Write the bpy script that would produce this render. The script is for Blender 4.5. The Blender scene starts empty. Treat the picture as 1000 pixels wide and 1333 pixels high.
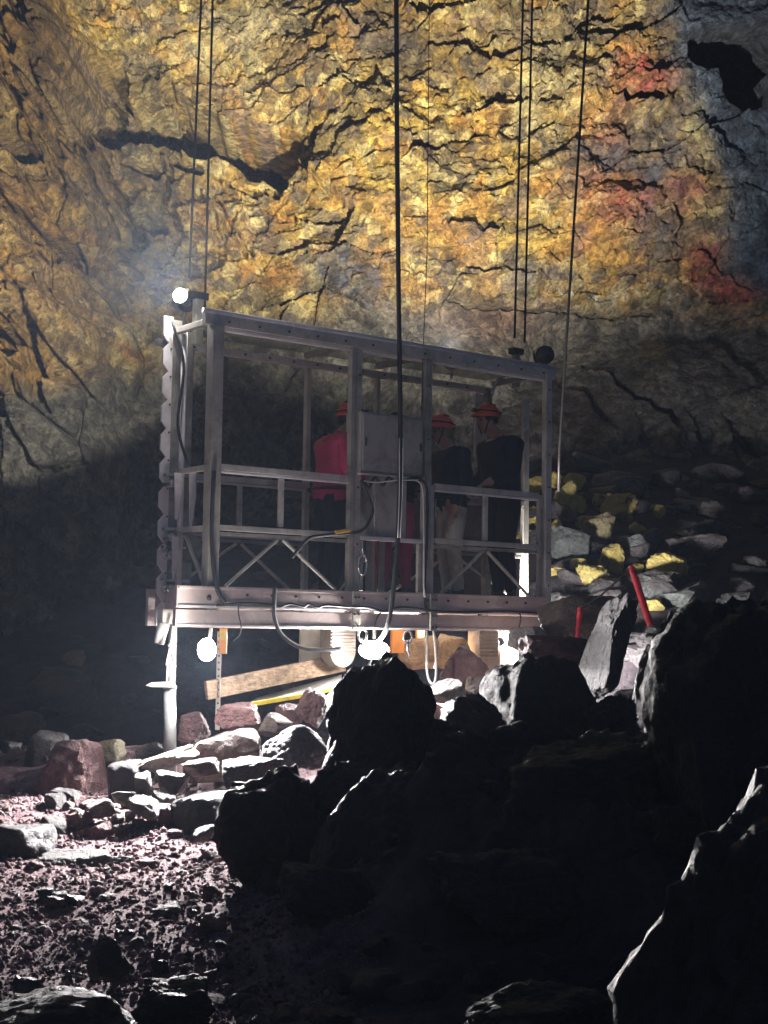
import bpy, bmesh, math, random
import numpy as np
from mathutils import Vector, Matrix, Euler

# ------------------------------------------------------------------ camera, world, exposure
sc = bpy.context.scene
COL = sc.collection
F_PX, PITCH, ROLL = 1900.0, 0.07846, 0.0145          # focal length in photo pixels, tilt, roll
cam_d = bpy.data.cameras.new('camera'); cam = bpy.data.objects.new('camera', cam_d); COL.objects.link(cam)
cam_d.sensor_fit = 'VERTICAL'; cam_d.sensor_height = 36.0; cam_d.lens = F_PX / 1333.0 * 36.0
cam_d.clip_start = 0.05; cam_d.clip_end = 300.0
cam.matrix_world = Matrix.Rotation(math.radians(90) + PITCH, 4, 'X') @ Matrix.Rotation(ROLL, 4, 'Z')
sc.camera = cam

world = bpy.data.worlds.new('World'); sc.world = world; world.use_nodes = True
wn = world.node_tree.nodes; wl = world.node_tree.links
bg = wn['Background']
sky = wn.new('ShaderNodeTexSky'); sky.sky_type = 'NISHITA'; sky.sun_disc = False
sky.sun_elevation = math.radians(35); sky.sun_rotation = math.radians(180)
tint = wn.new('ShaderNodeMix'); tint.data_type = 'RGBA'; tint.blend_type = 'MULTIPLY'; tint.inputs[0].default_value = 1.0
tint.inputs[7].default_value = (.68, .85, 1.3, 1)
wl.new(sky.outputs[0], tint.inputs[6]); wl.new(tint.outputs[2], bg.inputs['Color']); bg.inputs['Strength'].default_value = 0.0145   # daylight leaking down the shaft

sc.view_settings.view_transform = 'Standard'; sc.view_settings.look = 'None'
sc.view_settings.exposure = 0.0; sc.view_settings.gamma = 1.0
sc.view_settings.use_curve_mapping = False
sc.cycles.use_denoising = True
try: sc.cycles.denoiser = 'OPENIMAGEDENOISE'
except Exception: pass
sc.cycles.max_bounces = 4; sc.cycles.diffuse_bounces = 2; sc.cycles.glossy_bounces = 2
sc.cycles.use_adaptive_sampling = True; sc.cycles.adaptive_threshold = 0.02
sc.cycles.volume_bounces = 0; sc.cycles.transparent_max_bounces = 12
sc.cycles.sample_clamp_indirect = 6.0
sc.cycles.caustics_reflective = False; sc.cycles.caustics_refractive = False

# lamp strengths (watts)
W_TOP, W_LOW, W_MID, W_RIGHT = 6000, 2300, 800, 3200
W_RUBBLE = 1900
W_WALL_A, W_WALL_B = 3900, 10800
HAZE = 0.0007

RNG = random.Random(7)

# ------------------------------------------------------------------ placing helpers
def ray(px, py):
    X, Y = px - 500.0, py - 666.5
    c, s = math.cos(ROLL), math.sin(ROLL)
    xu, yu = (c * X + s * Y) / F_PX, (-s * X + c * Y) / F_PX
    cp, sp = math.cos(PITCH), math.sin(PITCH)
    return Vector((xu, cp + sp * yu, sp - cp * yu))
def P(px, py, Y):                                     # photo pixel -> world point at distance Y
    d = ray(px, py); return d * (Y / d.y)
YAW = 0.65534; LO = Vector((-1.394, 11.4, 0.0)); LEN = 3.70; WID = 0.80
AX = Vector((math.cos(YAW), math.sin(YAW), 0)); AY = Vector((-math.sin(YAW), math.cos(YAW), 0))
def LP(px, py, ly=0.0):                               # photo pixel -> lift coordinates on the plane y = ly
    d = ray(px, py); t = (LO.dot(AY) + ly) / d.dot(AY)
    w = d * t - LO
    return Vector((w.dot(AX), ly, w.z))
def L2W(v): return LO + AX * v[0] + AY * v[1] + Vector((0, 0, v[2]))

# ------------------------------------------------------------------ numpy noise
_U = np.uint32
def _u(a): return np.asarray(a).astype(np.int64).astype(np.uint32)
def _fin(n):
    n = (n ^ (n >> _U(13))) * _U(1274126177); n = (n ^ (n >> _U(16))) * _U(2246822519)
    return ((n ^ (n >> _U(15))) & _U(0xFFFFFF)).astype(np.float32) * np.float32(1 / 0xFFFFFF)
def _h(ix, iy, iz, seed):
    return _fin(_u(ix) * _U(374761393) + _u(iy) * _U(668265263) + _u(iz) * _U(2147483647) + _U((seed * 974634777) & 0xFFFFFFFF))
def vnoise(x, y, z, seed=0):
    flat = np.ndim(z) and not np.any(z != np.ravel(z)[0])         # a plane of constant z needs only one value of it
    if flat: z = np.ravel(z)[:1].reshape((1,) * np.ndim(x))
    ix, iy, iz = np.floor(x), np.floor(y), np.floor(z)
    fx, fy, fz = (x - ix).astype(np.float32), (y - iy).astype(np.float32), (z - iz).astype(np.float32)
    fx = fx * fx * fx * (fx * (fx * 6 - 15) + 10); fy = fy * fy * fy * (fy * (fy * 6 - 15) + 10); fz = fz * fz * fz * (fz * (fz * 6 - 15) + 10)
    sd = _U((seed * 974634777) & 0xFFFFFFFF)
    hx, hy, hz = _u(ix) * _U(374761393), _u(iy) * _U(668265263), _u(iz) * _U(2147483647) + sd
    kx, ky, kz = _U(374761393), _U(668265263), _U(2147483647)
    def plane(c):
        q = hz + (kz if c else _U(0))
        p00 = _fin(hx + hy + q); p10 = _fin(hx + kx + hy + q); p01 = _fin(hx + hy + ky + q); p11 = _fin(hx + kx + hy + ky + q)
        p0 = p00 + (p10 - p00) * fx; p1 = p01 + (p11 - p01) * fx
        return p0 + (p1 - p0) * fy
    r = plane(0)
    if not (flat and not fz.any()): r = r + (plane(1) - r) * fz
    return r * 2 - 1
def fbm(x, y, z, oct=5, seed=0, gain=0.5, lac=2.03, ridged=False):
    a, s, t = 1.0, 0.0, 0.0
    for o in range(oct):
        n = vnoise(x, y, z, seed + o * 17)
        if ridged: n = 1 - 2 * np.abs(n)
        s = s + a * n; t += a
        a *= gain; x, y, z = x * lac + 11.3, y * lac + 5.7, z * lac + 3.1
    return s / t
def worley(x, y, seed=0, jit=0.9):
    """2D cells: distances d1, d2, three random values of the nearest cell and the offset to its centre"""
    ix, iy = np.floor(x), np.floor(y)
    d1 = np.full(x.shape, 9.0); d2 = np.full(x.shape, 9.0)
    r = [np.zeros(x.shape) for _ in range(4)]; ox = np.zeros(x.shape); oy = np.zeros(x.shape)
    zz = np.zeros(x.shape)
    for a in (-1, 0, 1):
        for b in (-1, 0, 1):
            cx, cy = ix + a, iy + b
            px = cx + .5 + jit * (_h(cx, cy, zz, seed) - .5); py = cy + .5 + jit * (_h(cx, cy, zz + 1, seed) - .5)
            dx, dy = x - px, y - py
            d = np.sqrt(dx * dx + dy * dy)
            n = d < d1
            d2 = np.where(n, d1, np.minimum(d2, d)); d1 = np.where(n, d, d1)
            for k in range(4): r[k] = np.where(n, _h(cx, cy, zz + 2 + k, seed), r[k])
            ox = np.where(n, dx, ox); oy = np.where(n, dy, oy)
    return d1, d2, r, ox, oy
def sstep(a, b, x):
    t = np.clip((x - a) / (b - a), 0, 1); return t * t * (3 - 2 * t)
def blob(u, v, cu, cv, ru, rv, ang=0.0):
    c, s = math.cos(ang), math.sin(ang)
    du, dv = u - cu, v - cv
    a, b = (c * du + s * dv) / ru, (-s * du + c * dv) / rv
    return np.exp(-(a * a + b * b))
def polydist(u, v, pts):
    d = np.full(u.shape, 1e9); side = np.zeros(u.shape)
    for (x0, y0), (x1, y1) in zip(pts[:-1], pts[1:]):
        ex, ey = x1 - x0, y1 - y0
        t = np.clip(((u - x0) * ex + (v - y0) * ey) / (ex * ex + ey * ey), 0, 1)
        qx, qy = u - x0 - t * ex, v - y0 - t * ey
        dd = np.sqrt(qx * qx + qy * qy)
        n = dd < d
        side = np.where(n, np.sign(ex * qy - ey * qx), side); d = np.where(n, dd, d)
    return d, side

# ------------------------------------------------------------------ materials
def new_mat(name):
    m = bpy.data.materials.new(name); m.use_nodes = True
    nt = m.node_tree; b = nt.nodes['Principled BSDF']
    return m, nt, b
def _pos(nt, world_space=True):
    if world_space:
        g = nt.nodes.new('ShaderNodeNewGeometry'); return g.outputs['Position']
    t = nt.nodes.new('ShaderNodeTexCoord'); return t.outputs['Object']
def _noise(nt, vec, scale, detail=6, rough=.6, dist=0.0):
    n = nt.nodes.new('ShaderNodeTexNoise'); n.inputs['Scale'].default_value = scale
    n.inputs['Detail'].default_value = detail; n.inputs['Roughness'].default_value = rough; n.inputs['Distortion'].default_value = dist
    nt.links.new(vec, n.inputs['Vector']); return n.outputs['Fac']
def _ramp(nt, fac, stops):
    r = nt.nodes.new('ShaderNodeValToRGB'); e = r.color_ramp.elements
    e[0].position, e[0].color = stops[0][0], (*stops[0][1], 1)
    e[1].position, e[1].color = stops[-1][0], (*stops[-1][1], 1)
    for p, c in stops[1:-1]:
        k = e.new(p); k.color = (*c, 1)
    nt.links.new(fac, r.inputs[0]); return r.outputs[0]
def _mix(nt, fac, a, b, mode='MIX'):
    m = nt.nodes.new('ShaderNodeMix'); m.data_type = 'RGBA'; m.blend_type = mode
    if isinstance(fac, float): m.inputs[0].default_value = fac
    else: nt.links.new(fac, m.inputs[0])
    for k, s in ((6, a), (7, b)):
        if isinstance(s, tuple): m.inputs[k].default_value = (*s, 1)
        else: nt.links.new(s, m.inputs[k])
    return m.outputs[2]
def _bump(nt, b, heights, dist=0.02, strength=1.0):
    tot = None
    for h, d in heights:
        n = nt.nodes.new('ShaderNodeMath'); n.operation = 'MULTIPLY_ADD'; n.inputs[1].default_value = d
        nt.links.new(h, n.inputs[0])
        if tot is None: n.inputs[2].default_value = 0.0
        else: nt.links.new(tot, n.inputs[2])
        tot = n.outputs[0]
    n = nt.nodes.new('ShaderNodeBump'); n.inputs['Strength'].default_value = strength; n.inputs['Distance'].default_value = 1.0
    nt.links.new(tot, n.inputs['Height']); nt.links.new(n.outputs[0], b.inputs['Normal'])

def rock_mat(name, stops, rough=(.45, .85), bump=(.03, .012), scale=2.2, spec=.5):
    m, nt, b = new_mat(name)
    p = _pos(nt)
    n1 = _noise(nt, p, scale, 8, .68, .6); n2 = _noise(nt, p, scale * 9, 6, .7); n3 = _noise(nt, p, scale * 38, 5, .7)
    col = _ramp(nt, n1, stops)
    g = _ramp(nt, n2, [(.28, (.45, .45, .47)), (.55, (1, 1, 1)), (.78, (1.35, 1.32, 1.25))])
    col = _mix(nt, 1.0, col, g, 'MULTIPLY')
    oi = nt.nodes.new('ShaderNodeObjectInfo')
    col = _mix(nt, 1.0, col, _ramp(nt, oi.outputs['Random'], [(0, (.72, .72, .74)), (1, (1.22, 1.18, 1.15))]), 'MULTIPLY')
    nt.links.new(col, b.inputs['Base Color'])
    rr = nt.nodes.new('ShaderNodeMapRange'); rr.inputs[3].default_value, rr.inputs[4].default_value = rough
    rr.inputs[1].default_value, rr.inputs[2].default_value = .3, .7
    nt.links.new(n2, rr.inputs[0]); nt.links.new(rr.outputs[0], b.inputs['Roughness'])
    b.inputs['Specular IOR Level'].default_value = spec
    _bump(nt, b, [(n2, bump[0]), (n3, bump[1])])
    return m
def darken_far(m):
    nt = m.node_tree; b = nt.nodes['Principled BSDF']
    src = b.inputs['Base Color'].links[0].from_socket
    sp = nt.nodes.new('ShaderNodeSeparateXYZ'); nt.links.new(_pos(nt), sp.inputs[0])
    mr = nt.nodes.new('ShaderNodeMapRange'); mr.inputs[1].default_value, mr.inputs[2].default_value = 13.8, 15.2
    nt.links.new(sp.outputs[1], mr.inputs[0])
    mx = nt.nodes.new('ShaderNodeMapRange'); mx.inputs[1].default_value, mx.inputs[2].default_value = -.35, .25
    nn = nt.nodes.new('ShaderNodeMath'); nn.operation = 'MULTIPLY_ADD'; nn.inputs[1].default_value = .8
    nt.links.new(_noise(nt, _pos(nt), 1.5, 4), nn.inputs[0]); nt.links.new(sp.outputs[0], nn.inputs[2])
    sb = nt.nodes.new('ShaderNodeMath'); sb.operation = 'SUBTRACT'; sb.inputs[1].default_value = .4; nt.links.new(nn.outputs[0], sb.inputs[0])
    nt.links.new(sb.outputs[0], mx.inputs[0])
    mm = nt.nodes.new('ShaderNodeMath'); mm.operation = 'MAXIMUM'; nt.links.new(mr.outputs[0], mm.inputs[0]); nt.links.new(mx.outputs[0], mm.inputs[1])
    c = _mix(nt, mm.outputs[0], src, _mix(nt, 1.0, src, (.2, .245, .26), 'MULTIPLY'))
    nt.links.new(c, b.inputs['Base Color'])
def plain_mat(name, col, rough=.5, metal=0.0, var=.25, vscale=9.0, bump=0.0, spec=.5, dirt=None):
    m, nt, b = new_mat(name)
    p = _pos(nt, False)
    n = _noise(nt, p, vscale, 6, .65)
    lo = tuple(c * (1 - var) for c in col); hi = tuple(min(1, c * (1 + var)) for c in col)
    c_ = _ramp(nt, n, [(.3, lo), (.7, hi)])
    if dirt:
        n4 = _noise(nt, p, 2.7, 8, .75, .4)
        mr = nt.nodes.new('ShaderNodeMapRange'); mr.inputs[1].default_value, mr.inputs[2].default_value = .5, .68
        nt.links.new(n4, mr.inputs[0])
        c_ = _mix(nt, mr.outputs[0], c_, dirt)
    nt.links.new(c_, b.inputs['Base Color'])
    rr = nt.nodes.new('ShaderNodeMapRange'); rr.inputs[3].default_value, rr.inputs[4].default_value = max(.05, rough - .12), min(1, rough + .15)
    nt.links.new(n, rr.inputs[0]); nt.links.new(rr.outputs[0], b.inputs['Roughness'])
    b.inputs['Metallic'].default_value = metal; b.inputs['Specular IOR Level'].default_value = spec
    if bump:
        n2 = _noise(nt, p, vscale * 5, 4, .6); _bump(nt, b, [(n2, bump)])
    return m
def emit_mat(name, col, strength):
    m, nt, b = new_mat(name)
    b.inputs['Base Color'].default_value = (.8, .8, .8, 1)
    b.inputs['Emission Color'].default_value = (*col, 1); b.inputs['Emission Strength'].default_value = strength
    return m

M = {}
M['basalt'] = rock_mat('dark basalt', [(.3, (.018, .017, .02)), (.5, (.045, .04, .042)), (.7, (.085, .072, .07))], rough=(.35, .75), bump=(.06, .02))
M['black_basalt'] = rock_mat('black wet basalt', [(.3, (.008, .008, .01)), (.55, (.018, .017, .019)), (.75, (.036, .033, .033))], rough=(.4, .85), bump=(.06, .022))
M['grey_rock'] = rock_mat('grey lava rock', [(.3, (.05, .048, .047)), (.5, (.11, .102, .095)), (.72, (.2, .18, .165))], bump=(.05, .018))
M['red_rock'] = rock_mat('red scoria', [(.3, (.07, .04, .042)), (.5, (.17, .085, .085)), (.72, (.28, .17, .155))], bump=(.07, .025))
M['brown_rock'] = rock_mat('brown lava rock', [(.3, (.05, .038, .034)), (.5, (.12, .085, .07)), (.72, (.2, .15, .125))], bump=(.05, .018))
M['pale_rock'] = rock_mat('pale lava rock', [(.3, (.13, .12, .11)), (.5, (.25, .225, .2)), (.72, (.38, .34, .3))], bump=(.05, .018))
M['rough_grey'] = rock_mat('crusted grey rock', [(.3, (.09, .085, .085)), (.5, (.19, .18, .178)), (.72, (.32, .3, .295))], bump=(.16, .06), scale=3.5)
M['sulphur_rock'] = rock_mat('sulphur stained rock', [(.36, (.1, .1, .075)), (.40, (.42, .34, .09)), (.56, (.62, .5, .14)), (.75, (.6, .54, .28))], bump=(.07, .02), scale=4.5)
M['olive_rock'] = rock_mat('olive rock', [(.3, (.07, .065, .04)), (.5, (.14, .12, .06)), (.72, (.2, .17, .1))], bump=(.05, .015))
M['orange_rock'] = rock_mat('orange rock', [(.3, (.1, .06, .035)), (.45, (.28, .16, .07)), (.6, (.4, .25, .1)), (.75, (.42, .33, .16))], bump=(.05, .015))
M['green_rock'] = rock_mat('greenish slate rock', [(.3, (.03, .036, .034)), (.5, (.07, .08, .075)), (.72, (.13, .14, .13))], bump=(.05, .015))
M['ground'] = rock_mat('scoria ground', [(.3, (.1, .07, .077)), (.48, (.2, .137, .147)), (.62, (.265, .183, .195)), (.78, (.33, .245, .25))], rough=(.75, 1.0), bump=(.04, .02), scale=1.2, spec=.15)
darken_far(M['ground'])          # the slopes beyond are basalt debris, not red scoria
M['pebble'] = rock_mat('scoria gravel', [(.3, (.16, .12, .128)), (.5, (.31, .235, .245)), (.72, (.45, .36, .365))], rough=(.8, 1.0), scale=6, spec=.12)

def island_var(m):
    nt = m.node_tree; b = nt.nodes['Principled BSDF']; src = b.inputs['Base Color'].links[0].from_socket
    g = nt.nodes.new('ShaderNodeNewGeometry')
    c = _mix(nt, 1.0, src, _ramp(nt, g.outputs['Random Per Island'], [(0, (.35, .34, .36)), (.4, (.8, .78, .8)), (.75, (1.1, 1.0, 1.0)), (1, (1.7, 1.55, 1.5))]), 'MULTIPLY')
    nt.links.new(c, b.inputs['Base Color'])
island_var(M['pebble'])
M['steel'] = plain_mat('galvanised steel', (.56, .53, .46), .45, .15, .22, 6, .0015, dirt=(.3, .265, .21))
M['steel_dull'] = plain_mat('dull steel', (.36, .34, .295), .5, .12, .25, 6, .0015, dirt=(.17, .15, .12))
M['alu'] = plain_mat('brightened aluminium', (.84, .79, .77), .4, .15, .12, 8, dirt=(.64, .59, .56))  # base brightened so the roof strips read as lit from below
M['board'] = plain_mat('dirty aluminium board', (.6, .5, .46), .5, .2, .2, 4, .001, dirt=(.42, .34, .3))
M['cabinet'] = plain_mat('grey painted cabinet', (.4, .38, .34), .55, 0, .1, 5, dirt=(.2, .185, .165))
M['bolt'] = plain_mat('bolt steel', (.1, .095, .09), .5, .6, .2, 20)
M['chrome'] = plain_mat('bright steel', (.75, .75, .74), .2, .9, .1, 20)
M['rubber'] = plain_mat('black rubber', (.018, .018, .019), .55, 0, .3, 20)
M['wire'] = plain_mat('steel wire rope', (.05, .045, .042), .5, .5, .3, 60)
M['yellow'] = plain_mat('yellow plastic', (.72, .46, .09), .45, 0, .15, 12, dirt=(.5, .33, .1))
M['yellow_edge'] = plain_mat('yellow edge paint', (.75, .6, .06), .5, 0, .2, 12, dirt=(.35, .28, .08))
M['orange'] = plain_mat('orange plastic', (.75, .27, .05), .45, 0, .15, 12)
M['red_paint'] = plain_mat('red plastic', (.72, .025, .045), .45, 0, .2, 12, dirt=(.34, .03, .035))
M['white_plate'] = plain_mat('white plate', (.74, .7, .62), .5, 0, .08, 8, dirt=(.6, .5, .4))
M['white_rope'] = plain_mat('white rope', (.7, .68, .63), .75, 0, .2, 60, .002)
M['ribbed'] = plain_mat('ribbed grey plastic', (.24, .2, .17), .5, 0, .2, 10, dirt=(.15, .12, .1))
M['sheet'] = plain_mat('grey sheet metal', (.4, .39, .37), .4, .2, .15, 6, dirt=(.26, .22, .2))
def wood_mat():
    m, nt, b = new_mat('weathered wood'); p = _pos(nt)
    mp = nt.nodes.new('ShaderNodeMapping'); mp.inputs['Rotation'].default_value = (0, 0, -.45); mp.inputs['Scale'].default_value = (1.6, 14, 30)
    nt.links.new(p, mp.inputs['Vector']); n = _noise(nt, mp.outputs[0], 1.6, 8, .7, .8); n2 = _noise(nt, p, 9, 6, .75)
    c = _ramp(nt, n, [(.3, (.14, .09, .055)), (.5, (.34, .235, .145)), (.7, (.47, .35, .23))])
    c = _mix(nt, 1.0, c, _ramp(nt, n2, [(.35, (.4, .37, .35)), (.6, (1, 1, 1))]), 'MULTIPLY')
    nt.links.new(c, b.inputs['Base Color']); b.inputs['Roughness'].default_value = .8
    _bump(nt, b, [(n, .012), (n2, .006)]); return m
M['wood'] = wood_mat()
M['pipe'] = plain_mat('zinc pipe', (.5, .52, .5), .35, .45, .2, 14, .002, dirt=(.25, .26, .25))
M['black_paint'] = plain_mat('black lamp housing', (.02, .02, .022), .4, 0, .2, 12)
M['maroon'] = plain_mat('maroon shell jacket', (.5, .03, .11), .6, 0, .2, 9, .006)
M['navy'] = plain_mat('navy jacket', (.012, .015, .032), .75, 0, .25, 9, .006, .25)
M['black_cloth'] = plain_mat('black cloth', (.01, .01, .013), .8, 0, .25, 9, .006, .2)
M['tan_cloth'] = plain_mat('tan cloth', (.5, .46, .4), .75, 0, .2, 9, .006)
M['grey_cloth'] = plain_mat('grey cloth', (.12, .115, .11), .7, 0, .2, 9, .006)
M['skin'] = plain_mat('skin', (.42, .23, .16), .5, 0, .1, 12)
M['hair'] = plain_mat('dark hair', (.02, .014, .01), .5, 0, .3, 40, .004)
M['fair_hair'] = plain_mat('fair hair', (.3, .23, .13), .5, 0, .3, 40, .004)
M['helmet_red'] = plain_mat('red helmet shell', (.8, .1, .05), .3, 0, .08, 8)
M['helmet_pink'] = plain_mat('coral helmet shell', (.85, .13, .13), .3, 0, .08, 8)
M['boot'] = plain_mat('dark boot', (.03, .027, .025), .6, 0, .3, 20)
M['shell_eye'] = plain_mat('eye', (.02, .015, .012), .25, 0, .1, 20)
M['lamp_glow'] = emit_mat('lit lamp', (1.0, .96, .9), 60)
def clear_sheet():
    m, nt, b = new_mat('clear roof sheet')
    tr = nt.nodes.new('ShaderNodeBsdfTransparent'); tr.inputs[0].default_value = (.8, .84, .8, 1)
    mx = nt.nodes.new('ShaderNodeMixShader')
    p = _pos(nt, False); n = _noise(nt, p, 5, 7, .7)
    mr = nt.nodes.new('ShaderNodeMapRange'); mr.inputs[1].default_value, mr.inputs[2].default_value = .35, .75
    mr.inputs[3].default_value, mr.inputs[4].default_value = .28, .62
    nt.links.new(n, mr.inputs[0]); nt.links.new(mr.outputs[0], mx.inputs[0])
    b.inputs['Base Color'].default_value = (.5, .51, .46, 1); b.inputs['Roughness'].default_value = .25
    nt.links.new(tr.outputs[0], mx.inputs[1]); nt.links.new(b.outputs[0], mx.inputs[2])
    nt.links.new(mx.outputs[0], nt.nodes['Material Output'].inputs['Surface'])
    return m
M['clear'] = clear_sheet()

# ------------------------------------------------------------------ mesh helpers
def link(o, parent=None):
    COL.objects.link(o)
    if parent is not None: o.parent = parent
    return o
def tag(o, label=None, cat=None, group=None, kind=None):
    if label: o['label'] = label
    if cat: o['category'] = cat
    if group: o['group'] = group
    if kind: o['kind'] = kind
    return o
def empty(name, loc=(0, 0, 0), rz=0.0):
    o = bpy.data.objects.new(name, None); o.empty_display_size = .1
    COL.objects.link(o); o.location = loc; o.rotation_euler = (0, 0, rz); return o
def mesh_np(name, V, Fq, mat, parent=None, smooth=False):
    me = bpy.data.meshes.new(name); me.from_pydata([tuple(v) for v in V], [], [tuple(f) for f in Fq]); me.update()
    if smooth:
        me.polygons.foreach_set('use_smooth', [True] * len(me.polygons))
    if mat is not None: me.materials.append(mat)
    return link(bpy.data.objects.new(name, me), parent)
def catmull(pts, n=8):
    pts = [Vector(p) for p in pts]
    if len(pts) < 3: return pts
    out = []
    ext = [pts[0] * 2 - pts[1]] + pts + [pts[-1] * 2 - pts[-2]]
    for i in range(1, len(ext) - 2):
        a, b, c, d = ext[i - 1], ext[i], ext[i + 1], ext[i + 2]
        for k in range(n):
            t = k / n
            out.append(.5 * ((2 * b) + (c - a) * t + (2 * a - 5 * b + 4 * c - d) * t * t + (3 * b - 3 * c + d - a) * t ** 3))
    out.append(pts[-1]); return out
class MB:
    def __init__(s): s.v = []; s.f = []
    def add(s, V, Fs):
        k = len(s.v); s.v += [Vector(v) for v in V]; s.f += [tuple(i + k for i in f) for f in Fs]; return s
    def box(s, c, size, rot=None):
        hx, hy, hz = (x / 2 for x in size); c = Vector(c)
        V = [Vector((x, y, z)) for x in (-hx, hx) for y in (-hy, hy) for z in (-hz, hz)]
        if rot is not None: V = [rot @ v for v in V]
        return s.add([c + v for v in V], [(0, 1, 3, 2), (4, 6, 7, 5), (0, 4, 5, 1), (2, 3, 7, 6), (0, 2, 6, 4), (1, 5, 7, 3)])
    def bar(s, a, b, w, h, up=(0, 0, 1)):
        """rectangular bar a-b, w across (side), h along up"""
        a, b = Vector(a), Vector(b); d = (b - a).normalized(); up = Vector(up)
        if abs(d.dot(up)) > .98: up = Vector((0, 1, 0))
        sd = d.cross(up).normalized(); u = sd.cross(d).normalized()
        V = []
        for p in (a, b):
            for i, j in ((-1, -1), (1, -1), (1, 1), (-1, 1)): V.append(p + sd * (i * w / 2) + u * (j * h / 2))
        return s.add(V, [(3, 2, 1, 0), (4, 5, 6, 7), (0, 1, 5, 4), (1, 2, 6, 5), (2, 3, 7, 6), (3, 0, 4, 7)])
    def tube(s, pts, r, n=8, smooth=0, caps=True):
        pts = catmull(pts, smooth) if smooth else [Vector(p) for p in pts]
        rs = r if isinstance(r, (list, tuple)) else [r] * len(pts)
        k0 = len(s.v); prev = None
        for i, p in enumerate(pts):
            d = (pts[min(i + 1, len(pts) - 1)] - pts[max(i - 1, 0)]).normalized()
            if prev is None:
                u = d.orthogonal().normalized()
            else:
                u = (prev - d * prev.dot(d)); u = u.normalized() if u.length > 1e-6 else d.orthogonal().normalized()
            prev = u; w = d.cross(u)
            rr = rs[min(i, len(rs) - 1)]
            for k in range(n):
                a = 2 * math.pi * k / n; s.v.append(p + u * (rr * math.cos(a)) + w * (rr * math.sin(a)))
        for i in range(len(pts) - 1):
            for k in range(n):
                a, b = k0 + i * n + k, k0 + i * n + (k + 1) % n
                s.f.append((a, b, b + n, a + n))
        if caps:
            s.f.append(tuple(k0 + k for k in reversed(range(n)))); e = k0 + (len(pts) - 1) * n; s.f.append(tuple(e + k for k in range(n)))
        return s
    def prism(s, poly, origin, ux, uy, thick):
        """flat polygon (2D list) spanned by ux, uy at origin, extruded by thick along ux x uy"""
        ux, uy, o = Vector(ux), Vector(uy), Vector(origin); nz = ux.cross(uy).normalized()
        n = len(poly)
        V = [o + ux * a + uy * b for a, b in poly] + [o + ux * a + uy * b + nz * thick for a, b in poly]
        Fs = [tuple(reversed(range(n))), tuple(range(n, 2 * n))] + [(i, (i + 1) % n, n + (i + 1) % n, n + i) for i in range(n)]
        return s.add(V, Fs)
    def ball(s, c, r, nu=12, nv=8, zmin=-1.0):
        rx, ry, rz = r if isinstance(r, (tuple, list)) else (r, r, r); c = Vector(c)
        V = []; Fs = []
        t0 = math.acos(max(-1, min(1, zmin)))
        for j in range(nv + 1):
            t = t0 * j / nv
            for i in range(nu):
                a = 2 * math.pi * i / nu
                V.append(c + Vector((rx * math.sin(t) * math.cos(a), ry * math.sin(t) * math.sin(a), rz * math.cos(t))))
        for j in range(nv):
            for i in range(nu):
                a, b = j * nu + i, j * nu + (i + 1) % nu
                Fs.append((a, a + nu, b + nu, b))
        return s.add(V, Fs)
    def build(s, name, mat, parent=None, smooth=False, bevel=0.0):
        me = bpy.data.meshes.new(name); me.from_pydata([tuple(v) for v in s.v], [], s.f)
        me.validate(); me.update()
        if smooth: me.polygons.foreach_set('use_smooth', [True] * len(me.polygons))
        me.materials.append(mat)
        o = link(bpy.data.objects.new(name, me), parent)
        if bevel:
            b = o.modifiers.new('bevel', 'BEVEL'); b.width = bevel; b.segments = 2; b.limit_method = 'ANGLE'
        return o

# ------------------------------------------------------------------ terrain
def ground_z(X, Y):
    X = np.asarray(X, float); Y = np.asarray(Y, float)
    near = -1.57 + .05 * sstep(5, 9.3, Y) + .22 * sstep(9.2, 11.0, Y) + .28 * sstep(10.9, 11.9, Y)
    y0 = 15.2 - 1.5 * sstep(1.0, 2.4, X)
    right = -.85 + .5 * np.maximum(Y - y0, 0)
    left = -2.1 + .50 * np.maximum(Y - 14.6, 0)
    m = sstep(-.9, .9, X)
    behind = left * (1 - m) + right * m
    behind = np.minimum(behind, 3.4 + .05 * Y)
    t = sstep(12.3, 13.4, Y)
    z = near * (1 - t) + behind * t
    z = z - .2 * sstep(-2.4, -4.2, X) * sstep(9.5, 11, Y) * (1 - sstep(13, 14, Y))
    z = z + .55 * sstep(.5, 2.0, X) * sstep(5.5, 8.5, Y) * (1 - sstep(11.5, 13.5, Y))
    z = z + .35 * blob(X, Y, .3, 8.6, .9, 1.3)
    md = blob(X, Y, .5, 7.5, .75, .85) + .7 * blob(X, Y, 1.3, 6.9, .6, .8)
    z = z + np.clip(md, 0, 1) * (.5 + .3 * fbm(X * 2.1, Y * 2.1, X * 0, 4, 201, .6, ridged=True))
    return z
def span(*segs):
    out = []
    for a, b, n in segs: out.append(np.linspace(a, b, n, endpoint=False))
    return np.concatenate(out + [np.array([segs[-1][1]])])
def grid_object(name, xs, ys, fn, mat, colors=None):
    X, Y = np.meshgrid(xs, ys)
    co = fn(X, Y)
    ny, nx = X.shape
    idx = np.arange(nx * ny).reshape(ny, nx)
    q = np.stack([idx[:-1, :-1], idx[:-1, 1:], idx[1:, 1:], idx[1:, :-1]], -1).reshape(-1, 4)
    me = bpy.data.meshes.new(name)
    me.vertices.add(nx * ny); me.vertices.foreach_set('co', co.reshape(-1).astype(np.float32))
    me.loops.add(q.size); me.loops.foreach_set('vertex_index', q.reshape(-1).astype(np.int32))
    me.polygons.add(len(q)); me.polygons.foreach_set('loop_start', (np.arange(len(q)) * 4).astype(np.int32))
    me.polygons.foreach_set('loop_total', np.full(len(q), 4, np.int32))
    me.update(calc_edges=True); me.validate()
    me.materials.append(mat)
    return link(bpy.data.objects.new(name, me))
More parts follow.
